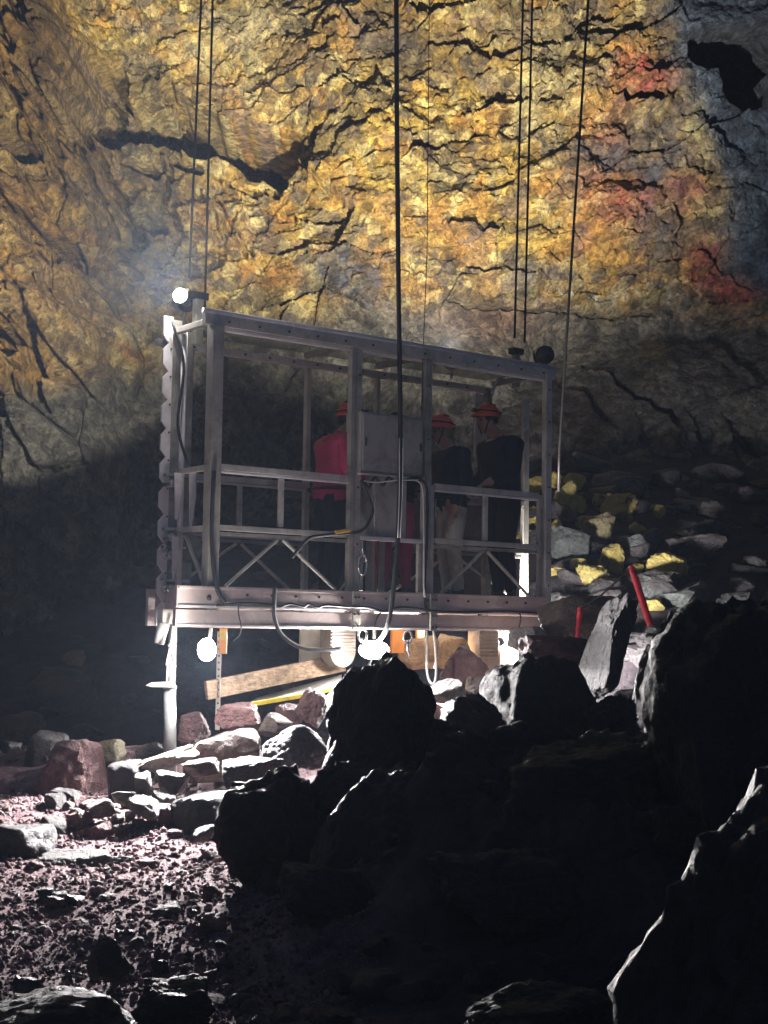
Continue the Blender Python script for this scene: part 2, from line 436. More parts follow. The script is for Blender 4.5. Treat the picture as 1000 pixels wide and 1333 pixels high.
def ground_co(X, Y):
    z = ground_z(X, Y)
    z = z +   .08 * fbm(X * .55, Y * .55, X * 0, 4, 3)
    z = z +   .05 * fbm(X * 2.2, Y * 2.2, X * 0, 4, 9, .5) + .009 * fbm(X * 9, Y * 9, X * 0, 3, 21, .6)
    d1, d2, r, ox, oy = worley(X * 3.2 + .3 * fbm(X * 3, Y * 3, X * 0, 2, 5), Y * 3.2, 4)
    z = z + (.02 * (r[0] - .5) + .03 * ((r[1] - .5) * ox + (r[2] - .5) * oy)) * (.6 + .8 * sstep(12.5, 14, Y))
    d1, d2, r, ox, oy = worley(X * 11, Y * 11, 8)
    z = z + .012 * np.maximum(0, r[0] - .35) * sstep(.55, .2, d1)
    return np.stack([X, Y, z], -1)
gx = span((-16, -5, 45), (-5, -3.2, 45), (-3.2, 2.2, 210), (2.2, 6, 80), (6, 16, 40))
gy = span((.6, 4.5, 70), (4.5, 11.8, 250), (11.8, 14.5, 80), (14.5, 22, 110), (22, 26, 15))
gr = grid_object('ground', gx, gy, ground_co, M['ground']); tag(gr, 'dark reddish scoria floor of the cave sloping up to the walls', kind='structure')
def gz(x, y): return float(ground_co(np.array([[x]]), np.array([[y]]))[0, 0, 2])

# the cave wall ------------------------------------------------------
def world_to_px(X, Y, Z):
    cp, sp = math.cos(PITCH), math.sin(PITCH)
    d = cp * Y + sp * Z; up = -sp * Y + cp * Z
    a, b = X / d * F_PX, -up / d * F_PX
    c, s = math.cos(ROLL), math.sin(ROLL)
    return 500 + c * a - s * b, 666.5 + s * a + c * b
def wall_base(X, Z):
    Y = 22.0 - 3.6 * sstep(-1.4, -7.0, X) - 5.0 * sstep(-6.5, -13, X) - 6.0 * sstep(6.5, 13, X)
    Y = Y - .95 * np.maximum(0, 4.6 - Z) * sstep(-1, 2.5, X) - .5 * sstep(3, 6, X)
    Y = Y - .16 * np.maximum(0, Z - 7.5)
    return Y
CRACKS = [[(705, 452), (742, 490), (770, 500), (785, 525), (802, 545)], [(768, 466), (805, 475), (815, 495), (838, 515), (862, 517), (882, 525), (892, 545)],
          [(852, 560), (862, 582), (880, 602)], [(922, 555), (938, 585), (925, 608)], [(965, 560), (985, 600), (1000, 620)], [(975, 560), (1010, 590)],
          [(0, 540), (12, 590), (22, 640)], [(45, 470), (60, 520), (70, 545)], [(370, 395), (420, 370), (470, 400)], [(590, 395), (700, 402), (860, 398)],
          [(175, 430), (180, 480), (170, 520)]]
DARKS = [([(112, 82), (126, 98), (124, 122), (140, 140)], 18, .7), ([(108, 150), (150, 152), (190, 150), (250, 158), (300, 168), (358, 198)], 22, 1.3),
         ([(205, 100), (220, 115)], 9, .5), ([(295, 236), (325, 246), (356, 249)], 5, .45), ([(612, 152), (640, 150), (650, 142), (680, 136)], 4.5, .4),
         ([(385, 285), (440, 283)], 4, .3), ([(450, 20), (470, 45)], 7, .4), ([(820, 130), (838, 134)], 8, .5), ([(90, 160), (118, 215), (140, 260), (170, 300)], 12, .5),
         ([(590, 300), (650, 304)], 5, .3), ([(620, 345), (700, 352)], 6, .3), ([(270, 250), (300, 300), (330, 330)], 5, .3), ([(500, 120), (515, 130)], 5, .3),
         ([(545, 10), (556, 22)], 7, .4), ([(820, 128), (842, 136)], 6, .4)]
DARKS += [([(-10, 40), (20, 62), (32, 92)], 5, .5), ([(5, 98), (24, 134)], 4.5, .4), ([(-10, 203), (28, 200), (45, 210)], 10, .7), ([(45, 202), (78, 188)], 4, .4),
          ([(-10, 262), (25, 290), (50, 310), (85, 320), (92, 348)], 9, .7), ([(60, 200), (76, 224)], 3, .3), ([(78, 230), (88, 258)], 4, .35), ([(40, 235), (58, 275), (60, 292)], 3, .3),
          ([(95, 318), (110, 350)], 7, .5), ([(6, 372), (20, 420)], 6, .5), ([(-10, 428), (24, 462)], 9, .7), ([(50, 440), (48, 520)], 6, .5), ([(24, 428), (46, 446)], 4, .4),
          ([(84, 388), (95, 432)], 4, .4), ([(22, 5), (40, 25), (45, 60)], 10, .6), ([(100, 340), (150, 400), (190, 440)], 5, .4), ([(50, 110), (72, 160), (75, 190)], 7, .5)]
DARKS += [([(58, 150), (82, 178), (100, 232)], 11, .6), ([(222, 112), (246, 142)], 8, .55), ([(150, 188), (205, 212)], 7, .5), ([(165, 262), (204, 284)], 7, .5), ([(30, 130), (48, 168)], 7, .5), ([(110, 240), (128, 282)], 7, .5), ([(225, 200), (262, 214)], 6, .5), ([(140, 320), (175, 350)], 6, .5)]
HOLE = [(925, 55), (958, 45), (985, 45), (1010, 60)]
WALLCOL = {}
def wall_co(X, Z):
    zz = X * 0
    Yb = wall_base(X, Z)
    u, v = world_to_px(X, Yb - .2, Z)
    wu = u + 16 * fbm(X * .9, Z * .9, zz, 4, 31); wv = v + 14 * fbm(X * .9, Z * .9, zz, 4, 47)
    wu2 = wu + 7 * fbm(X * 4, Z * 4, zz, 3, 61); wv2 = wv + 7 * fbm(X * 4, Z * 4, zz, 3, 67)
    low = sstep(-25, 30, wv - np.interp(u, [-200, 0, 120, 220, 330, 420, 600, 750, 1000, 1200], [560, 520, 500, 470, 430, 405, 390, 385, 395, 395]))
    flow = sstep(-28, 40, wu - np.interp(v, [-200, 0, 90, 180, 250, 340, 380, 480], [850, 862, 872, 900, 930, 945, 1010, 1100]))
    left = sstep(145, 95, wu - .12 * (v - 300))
    smooth_ = np.clip(low + .8 * flow, 0, 1)
    # large form
    h = 1.0 * fbm(X * .28, Z * .28, zz, 3, 71) + .5 * fbm(X * .8, Z * .8, zz, 4, 73)
    # blocks, three sizes; tilted planes with steps between them
    c, s = math.cos(-.45), math.sin(-.45)
    A, B = c * X - s * Z, s * X + c * Z
    wob = .16 * fbm(X * 1.3, Z * 1.3, zz, 3, 81)
    cells = []
    for k, (sx, sy, amp, tilt, seed) in enumerate(((.62, 1.0, .16, .4, 5), (1.7, 2.6, .11, .7, 15), (5.2, 7.6, .05, .8, 25), (13, 16, .022, .5, 35))):
        d1, d2, r, ox, oy = worley(A * sx + wob * (1 + k * .4), B * sy + wob * .8, seed)
        k_ = (1 - .8 * smooth_) if k else (1 - .35 * smooth_)
        h = h + k_ * (amp * (r[0] - .5) + tilt * ((r[1] - .5) * ox / sx + (r[2] - .5 + .25) * oy / sy))
        h = h - k_ * amp * .5 * sstep(.05, .0, d2 - d1) * (r[3] > .75)
        cells.append(r)
    h = h + (.065 * fbm(X * 3.1, Z * 3.1, zz, 4, 91, .55, ridged=True) + .045 * fbm(X * 11, Z * 11, zz, 3, 95, .65)) * (1 - .6 * smooth_)
    # strata shelves in the middle
    st = Z * 2.1 + .5 * fbm(X * .5, Z * .8, zz, 3, 101) - .12 * X
    saw = st - np.floor(st)
    strata = blob(u, v, 650, 260, 300, 150) * (1 - smooth_)
    h = h + strata * .24 * (sstep(0, .12, saw) * (1 - saw))
    # left outcrop stands forward
    h = h + left * (.9 + .5 * fbm(X * .6, Z * .6, zz, 3, 111))
    c, s = math.cos(.95), math.sin(.95)
    A2, B2 = c * X - s * Z, s * X + c * Z
    d1, d2, rl, ox, oy = worley(A2 * .95 + wob, B2 * 2.0 + wob, 55)
    h = h + left * (.55 * (rl[0] - .5) + .6 * ((rl[1] - .5) * ox / .95 + (rl[2] - .35) * oy / 2.0) - .3 * sstep(.10, .0, d2 - d1))
    # dark recesses and cracks
    for pts, w, dep in DARKS:
        k_ = 1.0 if dep < .5 else 1.4
        w = w * k_ * (1 if dep >= .5 else .8); dep = dep * (1.7 if dep >= .5 else .6)
        d, sd = polydist(wu2, wv2, pts)
        ww = w * (1 + .5 * fbm(X * 2.4, Z * 2.4, zz, 3, 121))
        h = h - dep * sstep(ww * 1.15, ww * .75, d)
        h = h + .22 * sstep(w * 2.6, w * 1.1, d) * (sd > 0)
    for i, pts in enumerate(CRACKS):
        d, sd = polydist(wu2 * .7 + u * .3, wv2 * .7 + v * .3, pts)
        ww = 3.2 * (1 + .7 * fbm(X * 1.4, Z * 1.4, zz, 2, 131 + i))
        h = h - .35 * sstep(ww * 1.2, ww * .5, d) + .10 * sstep(60, 4, d) * (sd > 0)
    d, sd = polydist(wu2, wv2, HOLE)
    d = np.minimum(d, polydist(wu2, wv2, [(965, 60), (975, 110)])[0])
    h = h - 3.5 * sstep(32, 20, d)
    Y = Yb - h
    # ---------------- mineral colours, with the hole's shade painted in
    n1 = fbm(X * .7, Z * .9, zz, 5, 141, .6); n2 = fbm(X * 1.7, Z * 2.1, zz, 5, 151, .6); n3 = fbm(X * 6, Z * 6, zz, 4, 161, .62); n4 = fbm(X * 1.1, Z * 1.5, zz, 4, 171)
    def C(*c): return np.array(c)[None, None, :]
    def lerp(a, b, t): return a + (b - a) * np.clip(t, 0, 1)[..., None]
    col = np.zeros(X.shape + (3,)) + C(.33, .225, .075)
    col = lerp(col, C(.46, .345, .11), sstep(-.12, .3, n1))
    col = lerp(col, C(.36, .19, .06), sstep(.02, .35, n2) * .75)
    col = lerp(col, C(.20, .165, .095), sstep(.0, .3, n4) * .8)
    col = lerp(col, C(.50, .45, .27), sstep(.16, .42, fbm(X * 2.4, Z * 2.0, zz, 5, 181, .62)) * .8)
    col = lerp(col, C(.20, .155, .15), sstep(.12, .38, fbm(X * 2.1, Z * 3.3, zz, 4, 191, .6)) * .75)
    r1, r2, r3 = cells[1], cells[2], cells[3]
    col = lerp(col, C(.46, .28, .09), (r1[3] > .85) * .45)
    col = lerp(col, C(.19, .165, .14), (r1[3] < .14) * .55)
    col = lerp(col, C(.56, .50, .30), (r2[3] > .87) * .6)
    col = lerp(col, C(.13, .115, .11), (r2[3] < .1) * .7)
    # places
    col = lerp(col, C(.38, .23, .085), left * (.45 + .3 * n2 + .25 * (r1[2] - .5)))
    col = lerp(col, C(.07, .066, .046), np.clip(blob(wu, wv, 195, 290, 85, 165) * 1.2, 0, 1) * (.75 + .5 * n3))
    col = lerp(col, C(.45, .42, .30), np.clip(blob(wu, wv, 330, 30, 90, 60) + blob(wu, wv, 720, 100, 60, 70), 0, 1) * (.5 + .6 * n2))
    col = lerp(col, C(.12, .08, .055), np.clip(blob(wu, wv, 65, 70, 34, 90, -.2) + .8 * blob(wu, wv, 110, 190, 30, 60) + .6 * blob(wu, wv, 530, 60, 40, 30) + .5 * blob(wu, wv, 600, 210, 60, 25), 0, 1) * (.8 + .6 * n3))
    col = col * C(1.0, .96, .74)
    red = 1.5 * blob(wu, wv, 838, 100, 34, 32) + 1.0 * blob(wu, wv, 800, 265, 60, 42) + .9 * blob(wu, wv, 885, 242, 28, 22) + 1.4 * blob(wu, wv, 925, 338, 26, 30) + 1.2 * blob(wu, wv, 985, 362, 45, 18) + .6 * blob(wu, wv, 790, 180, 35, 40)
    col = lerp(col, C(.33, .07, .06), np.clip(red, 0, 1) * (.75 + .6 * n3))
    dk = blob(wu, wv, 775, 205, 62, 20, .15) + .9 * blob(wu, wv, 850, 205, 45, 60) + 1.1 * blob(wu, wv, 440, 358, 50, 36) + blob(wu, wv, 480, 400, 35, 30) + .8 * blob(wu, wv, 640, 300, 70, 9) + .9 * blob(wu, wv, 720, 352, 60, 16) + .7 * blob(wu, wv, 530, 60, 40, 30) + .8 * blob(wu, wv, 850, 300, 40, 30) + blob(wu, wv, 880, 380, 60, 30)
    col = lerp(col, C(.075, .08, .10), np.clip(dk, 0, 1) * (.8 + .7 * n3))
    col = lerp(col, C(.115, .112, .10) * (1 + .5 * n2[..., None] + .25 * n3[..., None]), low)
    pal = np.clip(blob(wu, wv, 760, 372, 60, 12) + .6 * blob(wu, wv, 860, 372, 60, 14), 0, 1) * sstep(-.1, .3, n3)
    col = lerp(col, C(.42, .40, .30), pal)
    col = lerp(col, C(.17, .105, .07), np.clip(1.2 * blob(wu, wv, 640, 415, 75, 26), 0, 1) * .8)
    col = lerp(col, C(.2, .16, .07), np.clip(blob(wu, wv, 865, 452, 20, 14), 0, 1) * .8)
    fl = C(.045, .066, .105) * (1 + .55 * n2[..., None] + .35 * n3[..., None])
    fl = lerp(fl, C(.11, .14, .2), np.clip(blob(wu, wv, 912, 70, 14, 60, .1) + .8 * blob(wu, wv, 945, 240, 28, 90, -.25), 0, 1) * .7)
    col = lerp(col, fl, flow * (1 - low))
    col = lerp(col, C(.03, .032, .04), sstep(40, 26, d) * .8)  # inside and rim of the hole painted near black as shade
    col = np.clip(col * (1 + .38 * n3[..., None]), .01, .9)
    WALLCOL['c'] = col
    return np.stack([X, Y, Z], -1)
def wall_mat():
    m, nt, b = new_mat('mineral stained cave wall')
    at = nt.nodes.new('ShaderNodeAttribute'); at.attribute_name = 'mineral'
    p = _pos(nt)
    n2 = _noise(nt, p, 7, 8, .72, .5); n3 = _noise(nt, p, 26, 6, .7); n4 = _noise(nt, p, 80, 4, .7)
    wn_ = nt.nodes.new('ShaderNodeTexNoise'); wn_.inputs['Scale'].default_value = 4.0; wn_.inputs['Detail'].default_value = 4
    nt.links.new(p, wn_.inputs['Vector'])
    off = nt.nodes.new('ShaderNodeVectorMath'); off.operation = 'MULTIPLY_ADD'; off.inputs[1].default_value = (.16, .16, .16)
    nt.links.new(wn_.outputs['Color'], off.inputs[0]); nt.links.new(p, off.inputs[2])
    def vor(scale):
        v = nt.nodes.new('ShaderNodeTexVoronoi'); v.inputs['Scale'].default_value = scale; v.inputs['Randomness'].default_value = 1.0
        nt.links.new(off.outputs[0], v.inputs['Vector'])
        sp = nt.nodes.new('ShaderNodeSeparateColor'); nt.links.new(v.outputs['Color'], sp.inputs[0])
        return v.outputs['Distance'], sp.outputs[0], sp.outputs[1]
    va, vac, vah = vor(5.5); vb, vbc, vbh = vor(13)
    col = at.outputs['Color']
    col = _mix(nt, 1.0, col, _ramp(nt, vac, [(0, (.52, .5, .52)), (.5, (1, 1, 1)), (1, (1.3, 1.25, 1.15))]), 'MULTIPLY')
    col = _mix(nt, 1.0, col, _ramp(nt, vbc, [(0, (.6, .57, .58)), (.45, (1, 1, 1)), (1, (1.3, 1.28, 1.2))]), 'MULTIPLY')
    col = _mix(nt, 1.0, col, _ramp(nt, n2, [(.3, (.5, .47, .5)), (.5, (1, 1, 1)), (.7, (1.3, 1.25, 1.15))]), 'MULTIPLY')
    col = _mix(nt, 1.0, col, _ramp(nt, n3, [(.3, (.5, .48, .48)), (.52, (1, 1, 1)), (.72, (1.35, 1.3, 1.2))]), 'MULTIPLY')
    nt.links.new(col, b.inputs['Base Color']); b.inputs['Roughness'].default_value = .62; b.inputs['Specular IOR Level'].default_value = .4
    _bump(nt, b, [(va, -.07), (vb, -.045), (n2, .13), (n3, .06), (n4, .018)])
    return m
M['wall'] = wall_mat()
wx = span((-13, -6, 70), (-6, 6.1, 620), (6.1, 13, 70))
wz = span((-2.6, 0.8, 40), (.8, 4.6, 150), (4.6, 10.0, 290), (10.0, 15, 60))
wall = grid_object('cave_wall', wx, wz, wall_co, M['wall'])
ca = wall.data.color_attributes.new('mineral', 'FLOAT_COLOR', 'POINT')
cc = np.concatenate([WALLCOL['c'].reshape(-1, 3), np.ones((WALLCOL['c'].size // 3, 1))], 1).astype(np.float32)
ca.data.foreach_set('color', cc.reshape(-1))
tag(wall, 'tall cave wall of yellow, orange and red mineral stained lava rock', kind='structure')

# ------------------------------------------------------------------ rocks
_ico = {}
def ico(sub):
    if sub not in _ico:
        bm = bmesh.new(); bmesh.ops.create_icosphere(bm, subdivisions=sub, radius=1.0)
        bm.verts.ensure_lookup_table()
        V = np.array([v.co[:] for v in bm.verts]); Fs = [tuple(v.index for v in f.verts) for f in bm.faces]; bm.free()
        _ico[sub] = (V / np.linalg.norm(V, axis=1)[:, None], Fs)
    return _ico[sub]
def rock_verts(seed, sub=3, planes=14, rough=.06, box=.55, fine=.0, cut=(.55, .95), taper=0.0):
    rng = np.random.RandomState(seed)
    D, Fs = ico(sub)
    n = rng.normal(size=(planes, 3)); n /= np.linalg.norm(n, axis=1)[:, None]
    h = rng.uniform(cut[0], cut[1], planes)
    ax = np.array([[1, 0, 0], [-1, 0, 0], [0, 1, 0], [0, -1, 0], [0, 0, 1], [0, 0, -1]], float) + rng.normal(size=(6, 3)) * .22
    ax /= np.linalg.norm(ax, axis=1)[:, None]
    n = np.concatenate([n, ax]); h = np.concatenate([h, rng.uniform(box, box + .25, 6)])
    dot = np.maximum(D @ n.T, 1e-3)
    r = np.min(h[None, :] / dot, axis=1)
    r = np.minimum(r, 1.25)
    V = D * r[:, None]
    o = rng.uniform(0, 100, 3)
    q = V * 1.6 + o
    V = V * (1 + rough * 1.6 * fbm(q[:, 0], q[:, 1], q[:, 2], 4, seed % 97, .55))[:, None]
    if fine:
        q = V * 7 + o
        V = V * (1 + fine * fbm(q[:, 0], q[:, 1], q[:, 2], 3, seed % 89, .6, ridged=True))[:, None]
    lo, hi = V.min(0), V.max(0)
    if taper:
        t = (V[:, 2] - lo[2]) / (hi[2] - lo[2]); V[:, :2] *= (1 - taper * t ** 1.3)[:, None]; lo, hi = V.min(0), V.max(0)
    V = (V - (lo + hi) / 2) / (hi - lo)                  # unit box
    return V, Fs
_rock_cache = {}
def rock_mesh(seed, mat, sub=3, **kw):
    key = (seed, mat.name, sub, tuple(sorted(kw.items())))
    if key not in _rock_cache:
        V, Fs = rock_verts(seed, sub, **{a: b for a, b in kw.items() if a != 'flat'})
        me = bpy.data.meshes.new('rock'); me.from_pydata(V.tolist(), [], Fs); me.update(); me.materials.append(mat)
        if sub >= 4 and not kw.get('flat'): me.polygons.foreach_set('use_smooth', [True] * len(me.polygons))
        _rock_cache[key] = me
    return _rock_cache[key]
def rock(name, px, py, w, h, Y, seed, mat, label=None, sub=3, rot=0.0, dy=None, spin=0.0, group=None, cat='rock', parent=None, **kw):
    """a rock centred on a photo pixel at distance Y, w x h photo pixels, rot = tilt in the picture plane"""
    me = rock_mesh(seed, M[mat], sub, **kw)
    o = link(bpy.data.objects.new(name, me), parent)
    if Y is None:                                        # rests where the sight line meets the ground
        d = ray(px, py + .3 * h); Y = 13.0
        while Y < 21 and d.z / d.y * Y > float(ground_z(d.x / d.y * Y, Y)): Y += .05
    s = Y / F_PX
    o.location = P(px, py, Y); o.scale = (w * s, (dy if dy else .8 * max(w, h) * s), h * s)
    o.rotation_euler = Euler((0, rot, spin), 'XYZ')
    if parent is None: tag(o, label, cat, group)
    return o

# ------------------------------------------------------------------ lamps
def light_object(name, kind, loc, watts, parent, aim=None, cone=None, blend=.3, size=.05, color=(1.0, .93, .82)):
    ld = bpy.data.lights.new(name, kind); ld.energy = watts; ld.color = color; ld.shadow_soft_size = size
    if kind == 'SPOT': ld.spot_size = math.radians(cone); ld.spot_blend = blend
    o = bpy.data.objects.new(name, ld); COL.objects.link(o); o.parent = parent; o.location = loc
    if aim is not None: o.rotation_euler = Vector(aim).to_track_quat('-Z', 'Y').to_euler()
    return o
def flood_lamp(at, face, label, watts, r=.085, lens=(1, 1, 1), light=True, color=(1.0, .955, .95), cone=None, spill=0):
    """lamp head at a world point, lens turned towards 'face' (unit direction)"""
    t = empty('flood_lamp', at); tag(t, label, 'lamp', 'work lamps on the lift')
    f = Vector(face).normalized()
    h = MB().tube([f * -.14, f * -.10, f * -.02, f * .012], [r * .4, r * .6, r * .72, r * .75], 16)
    h.build('housing', M['black_paint'], t, smooth=True)
    q = f.to_track_quat('Z', 'Y').to_matrix()
    g = MB().ball((0, 0, 0), (r * lens[0], r * lens[1], .045 * lens[2]), 20, 8)
    g.v = [f * .02 + q @ v for v in g.v]
    g.build('lens', M['lamp_glow'], t, smooth=True)
    MB().tube([f * -.08 + Vector((0, 0, r * .9)), f * -.12 + Vector((0, 0, r * 1.9))], .014, 8).build('bracket', M['steel_dull'], t)
    if light and cone: light_object('lamp_light', 'SPOT', f * .085, watts, t, f, cone, .25, .16, color)
    if spill: light_object('spill_light', 'POINT', f * .09 + Vector((0, 0, -.02)), spill, t, size=.05, color=color)
    if light and not cone: light_object('lamp_light', 'POINT', f * .085, watts, t, size=.05, color=color)
    return t
lampA = P(236, 386, 11.75)
flood_lamp(lampA, Vector((-.35, -1, .25)), 'dazzling white lamp on the top left corner of the lift', W_TOP, .06, cone=100, spill=24)
lampB = P(270, 845, 11.0)
flood_lamp(lampB, Vector((-.08, -1, -.2)), 'dazzling white lamp hanging under the left end of the lift beside the orange tag', W_LOW, .07, (1, 1.25, 1.6), cone=168, spill=110)
lampC = P(487, 846, 12.45)
flood_lamp(lampC, Vector((.0, -1, -.05)), 'dazzling white lamp peeking over the black boulder below the lift', W_MID, .10, (1.3, .8, 1), cone=170, spill=60)
lampD = P(640, 846, 14.1)
flood_lamp(lampD, Vector((-.35, -.6, -.5)), 'white lamp under the right end of the lift lighting the rocks', W_RIGHT, .07, cone=150)
lampE = L2W((LEN + .12, .75, -.12))
flood_lamp(lampE, Vector((.8, .55, .3)), 'lamp at the foot of the right lift post lighting the rubble slope', W_RUBBLE, .06, cone=130)
ro = empty('round_lamp_head', P(709, 463, 13.8)); tag(ro, 'round black unlit lamp head on the top right corner of the lift', 'lamp')
MB().tube([(0, .05, 0), (0, .03, 0), (0, -.05, 0), (0, -.06, 0)], [.05, .085, .09, .085], 18).build('housing', M['black_paint'], ro, smooth=True)
MB().tube([(0, -.055, 0), (0, -.063, 0)], .078, 18).build('lens', M['bolt'], ro, smooth=True)
MB().tube([(0, 0, -.08), (0, 0, -.18)], .014, 8).build('bracket', M['steel_dull'], ro)
# two lamps on the roof corners thrown at the wall
def wall_lamp(at, aim_px, label, watts, cone, blend):
    t = empty('wall_flood_lamp', at); tag(t, label, 'lamp', 'work lamps on the lift')
    aim = (P(*aim_px) - at).normalized()
    MB().tube([aim * -.12, aim * -.08, aim * .05], [.05, .085, .1], 16).build('housing', M['black_paint'], t, smooth=True)
    MB().tube([aim * .046, aim * .054], [.092, .092], 16).build('lens', M['lamp_glow'], t)
    MB().tube([Vector((0, 0, -.08)), Vector((0, 0, -.2))], .015, 8).build('bracket', M['steel_dull'], t)
    light_object('lamp_light', 'SPOT', aim * .07, watts, t, aim, cone, blend, .05, (1.0, .93, .78))
    return t
wall_lamp(L2W((3.55, 1.25, 2.70)), (540, 20, 22), 'black lamp head behind the top right corner of the lift', W_WALL_B, 84, .8)
wall_lamp(P(240, 392, 12.5), (-50, 235, 18), 'black lamp head behind the top left corner of the lift', W_WALL_A, 66, .16)

# ------------------------------------------------------------------ the lift cage
lift = empty('lift_cage', LO, YAW); tag(lift, 'grey steel lift cage with clear roof, railings and control cabinet, hanging on cables', 'lift')
Z_ROOF, Z_HAND, Z_MID, Z_TOE, Z_BOT = 2.46, 1.265, .766, .298, -.02
XA, XB, XC, XD = .05, LP(461, 600).x, LP(557, 600).x, LEN - .03
def part(mb, name, mat, parent=lift, smooth=False, bevel=.004):
    return mb.build(name, M[mat], parent, smooth, bevel)
def bolts(host, pts, axis, r=.011, l=.012):
    a = Vector(axis)
    for p in pts:
        p = Vector(p); MB().tube([p - a * .003, p + a * l], r, 6).build('bolt', M['bolt'], host)
def post(x, y, z0, z1, w, d, mat='steel_dull', nb=0):
    o = part(MB().box((x, y, (z0 + z1) / 2), (w, d, z1 - z0)), 'post', mat)
    if nb: bolts(o, [(x, y - d / 2, z0 + (z1 - z0) * (k + .5) / nb) for k in range(nb)], (0, -1, 0), .009, .008)
    return o
# posts: front, then back
post(XA, .0, -.02, 2.36, .10, .10)
post(XB - .035, .0, .0, 2.36, .045, .06); post(XB + .035, .012, -.03, 2.372, .06, .05, 'steel', 5)
post(XC - .02, .0, -.02, 2.36, .075, .06, 'steel_dull', 5); post(XC + .055, .02, .29, 1.25, .045, .045, 'steel')
post(XD, -.01, -.06, 2.40, .075, .06, 'steel', 8); post(XD - .08, .0, .29, 1.24, .045, .045)
post(XA + .22, WID, -.02, 2.33, .06, .06)
for px, py, w in ((400, 540, .05), (491, 520, .04), (684, 540, .07)):
    post(LP(px, py, WID).x, WID, .0, 2.30, w, .05, 'steel')
post(LEN - .06, WID, -.02, 2.33, .07, .07)
# front bays
def bay(x0, x1, y, xm, mats=('steel', 'steel', 'steel_dull')):
    part(MB().box(((x0 + x1) / 2, y, Z_HAND - .025), (x1 - x0, .045, .05)), 'handrail', mats[0])
    part(MB().box(((x0 + x1) / 2, y, Z_HAND - .063), (x1 - x0, .03, .018)), 'rail_strip', 'alu')
    part(MB().box(((x0 + x1) / 2, y, Z_MID - .005), (x1 - x0, .045, .045)), 'mid_rail', mats[1])
    part(MB().box(((x0 + x1) / 2, y + .012, Z_MID - .052), (x1 - x0, .03, .03)), 'mid_rail', mats[2])
    part(MB().box((xm, y + .004, (Z_HAND + Z_MID) / 2 - .022), (.042, .036, Z_HAND - Z_MID - .10)), 'baluster', mats[1])
    for s, xe in ((-1, x0 + .1), (1, x1 - .12)):
        part(MB().bar((xm + s * .02, y + (.012 if s < 0 else -.008), Z_MID - .075), (xe, y + (.012 if s < 0 else -.008), Z_TOE + .006), .02, .036, (0, -1, 0)), 'brace', mats[1])
bay(XA + .052, XB - .06, .0, LP(366, 650).x)
bay(XC + .08, XD - .105, .0, LP(632, 680).x)
# far side rails
xb0 = XA + .042
bay(xb0, LP(395, 600, WID).x, WID, LP(312, 660, WID).x)
bay(LP(492, 640, WID).x + .03, LP(680, 600, WID).x, WID, LP(590, 660, WID).x)
# gate in the middle bay
gate_x0, gate_x1 = XB + .07, XC - .065
g = part(MB().box(((gate_x0 + gate_x1) / 2, .0, Z_MID - .02), (gate_x1 - gate_x0, .04, .035)), 'gate', 'alu')
for x in (gate_x0 + .02, gate_x1 - .02):
    part(MB().box((x, .006, (Z_MID + Z_TOE) / 2 - .02), (.036, .034, Z_MID - Z_TOE - .045)), 'gate_stile', 'steel', g)
part(MB().bar((gate_x1 - .05, WID - .1, Z_MID - .1), (gate_x0 + .3, WID - .1, Z_TOE), .02, .036, (0, -1, 0)), 'brace', 'steel')
for px in (480, 497):
    part(MB().box((LP(px, 735, .5).x, .5, .53), (.05, .03, .46)), 'inner_post', 'steel')
# kick boards: two profiles one above the other, with a groove between
XL = -.28
def board(z0, z1, y, mat, xa=XL, xe=LEN - .08):
    o = part(MB().box(((xa + xe) / 2, y, (z0 + z1) / 2), (xe - xa, .05, z1 - z0)), 'kick_board', mat, bevel=.006)
    return o
b1 = board(.125, .296, -.045, 'board'); b2 = board(-.02, .112, -.035, 'board')
part(MB().box(((XL + LEN) / 2 - .04, -.076, .282), (LEN - XL - .10, .014, .024)), 'board_lip', 'board')
part(MB().box(((XL + LEN) / 2 - .04, -.077, .137), (LEN - XL - .10, .014, .02)), 'board_lip', 'alu')
part(MB().box(((XL + LEN) / 2 - .04, -.068, -.008), (LEN - XL - .10, .016, .016)), 'board_lip', 'alu')
bolts(b1, [(x, -.07, .235) for x in np.linspace(.35, LEN - .35, 14)], (0, -1, 0))
for x in (XB - .02, XC + .01):
    o = part(MB().box((x, -.088, .13), (.075, .022, .32)), 'bracket_plate', 'steel_dull')
    bolts(o, [(x + dx, -.099, z) for dx in (-.02, .02) for z in (0, .1, .24)], (0, -1, 0))
part(MB().box((LEN / 2 - .0, WID / 2, .21), (LEN - .1, WID - .06, .05)), 'floor_plate', 'sheet')
part(MB().box((LEN / 2 - .1, WID + .03, .13), (LEN - .1, .04, .3)), 'kick_board', 'board')
part(MB().box((-.0, WID / 2, .14), (.04, WID - .1, .30)), 'kick_board', 'board')
part(MB().box((LEN - .06, WID / 2, .14), (.04, WID - .1, .30)), 'kick_board', 'board')
for y in (.22, .6):
    part(MB().box((LEN / 2 - .1, y, .002), (LEN - .2, .06, .06)), 'floor_joist', 'steel_dull')
# end rails
for z in (Z_HAND - .03, Z_MID - .01):
    part(MB().box((XA, WID / 2, z), (.04, WID - .12, .045)), 'end_rail', 'steel')
    part(MB().box((LEN - .05, WID / 2, z), (.04, WID - .12, .045)), 'end_rail', 'steel')
part(MB().bar((XA, .08, Z_TOE), (XA, WID / 2, Z_MID - .05), .03, .02), 'brace', 'steel')
part(MB().bar((XA, WID - .08, Z_TOE), (XA, WID / 2 + .03, Z_MID - .05), .03, .02), 'brace', 'steel')
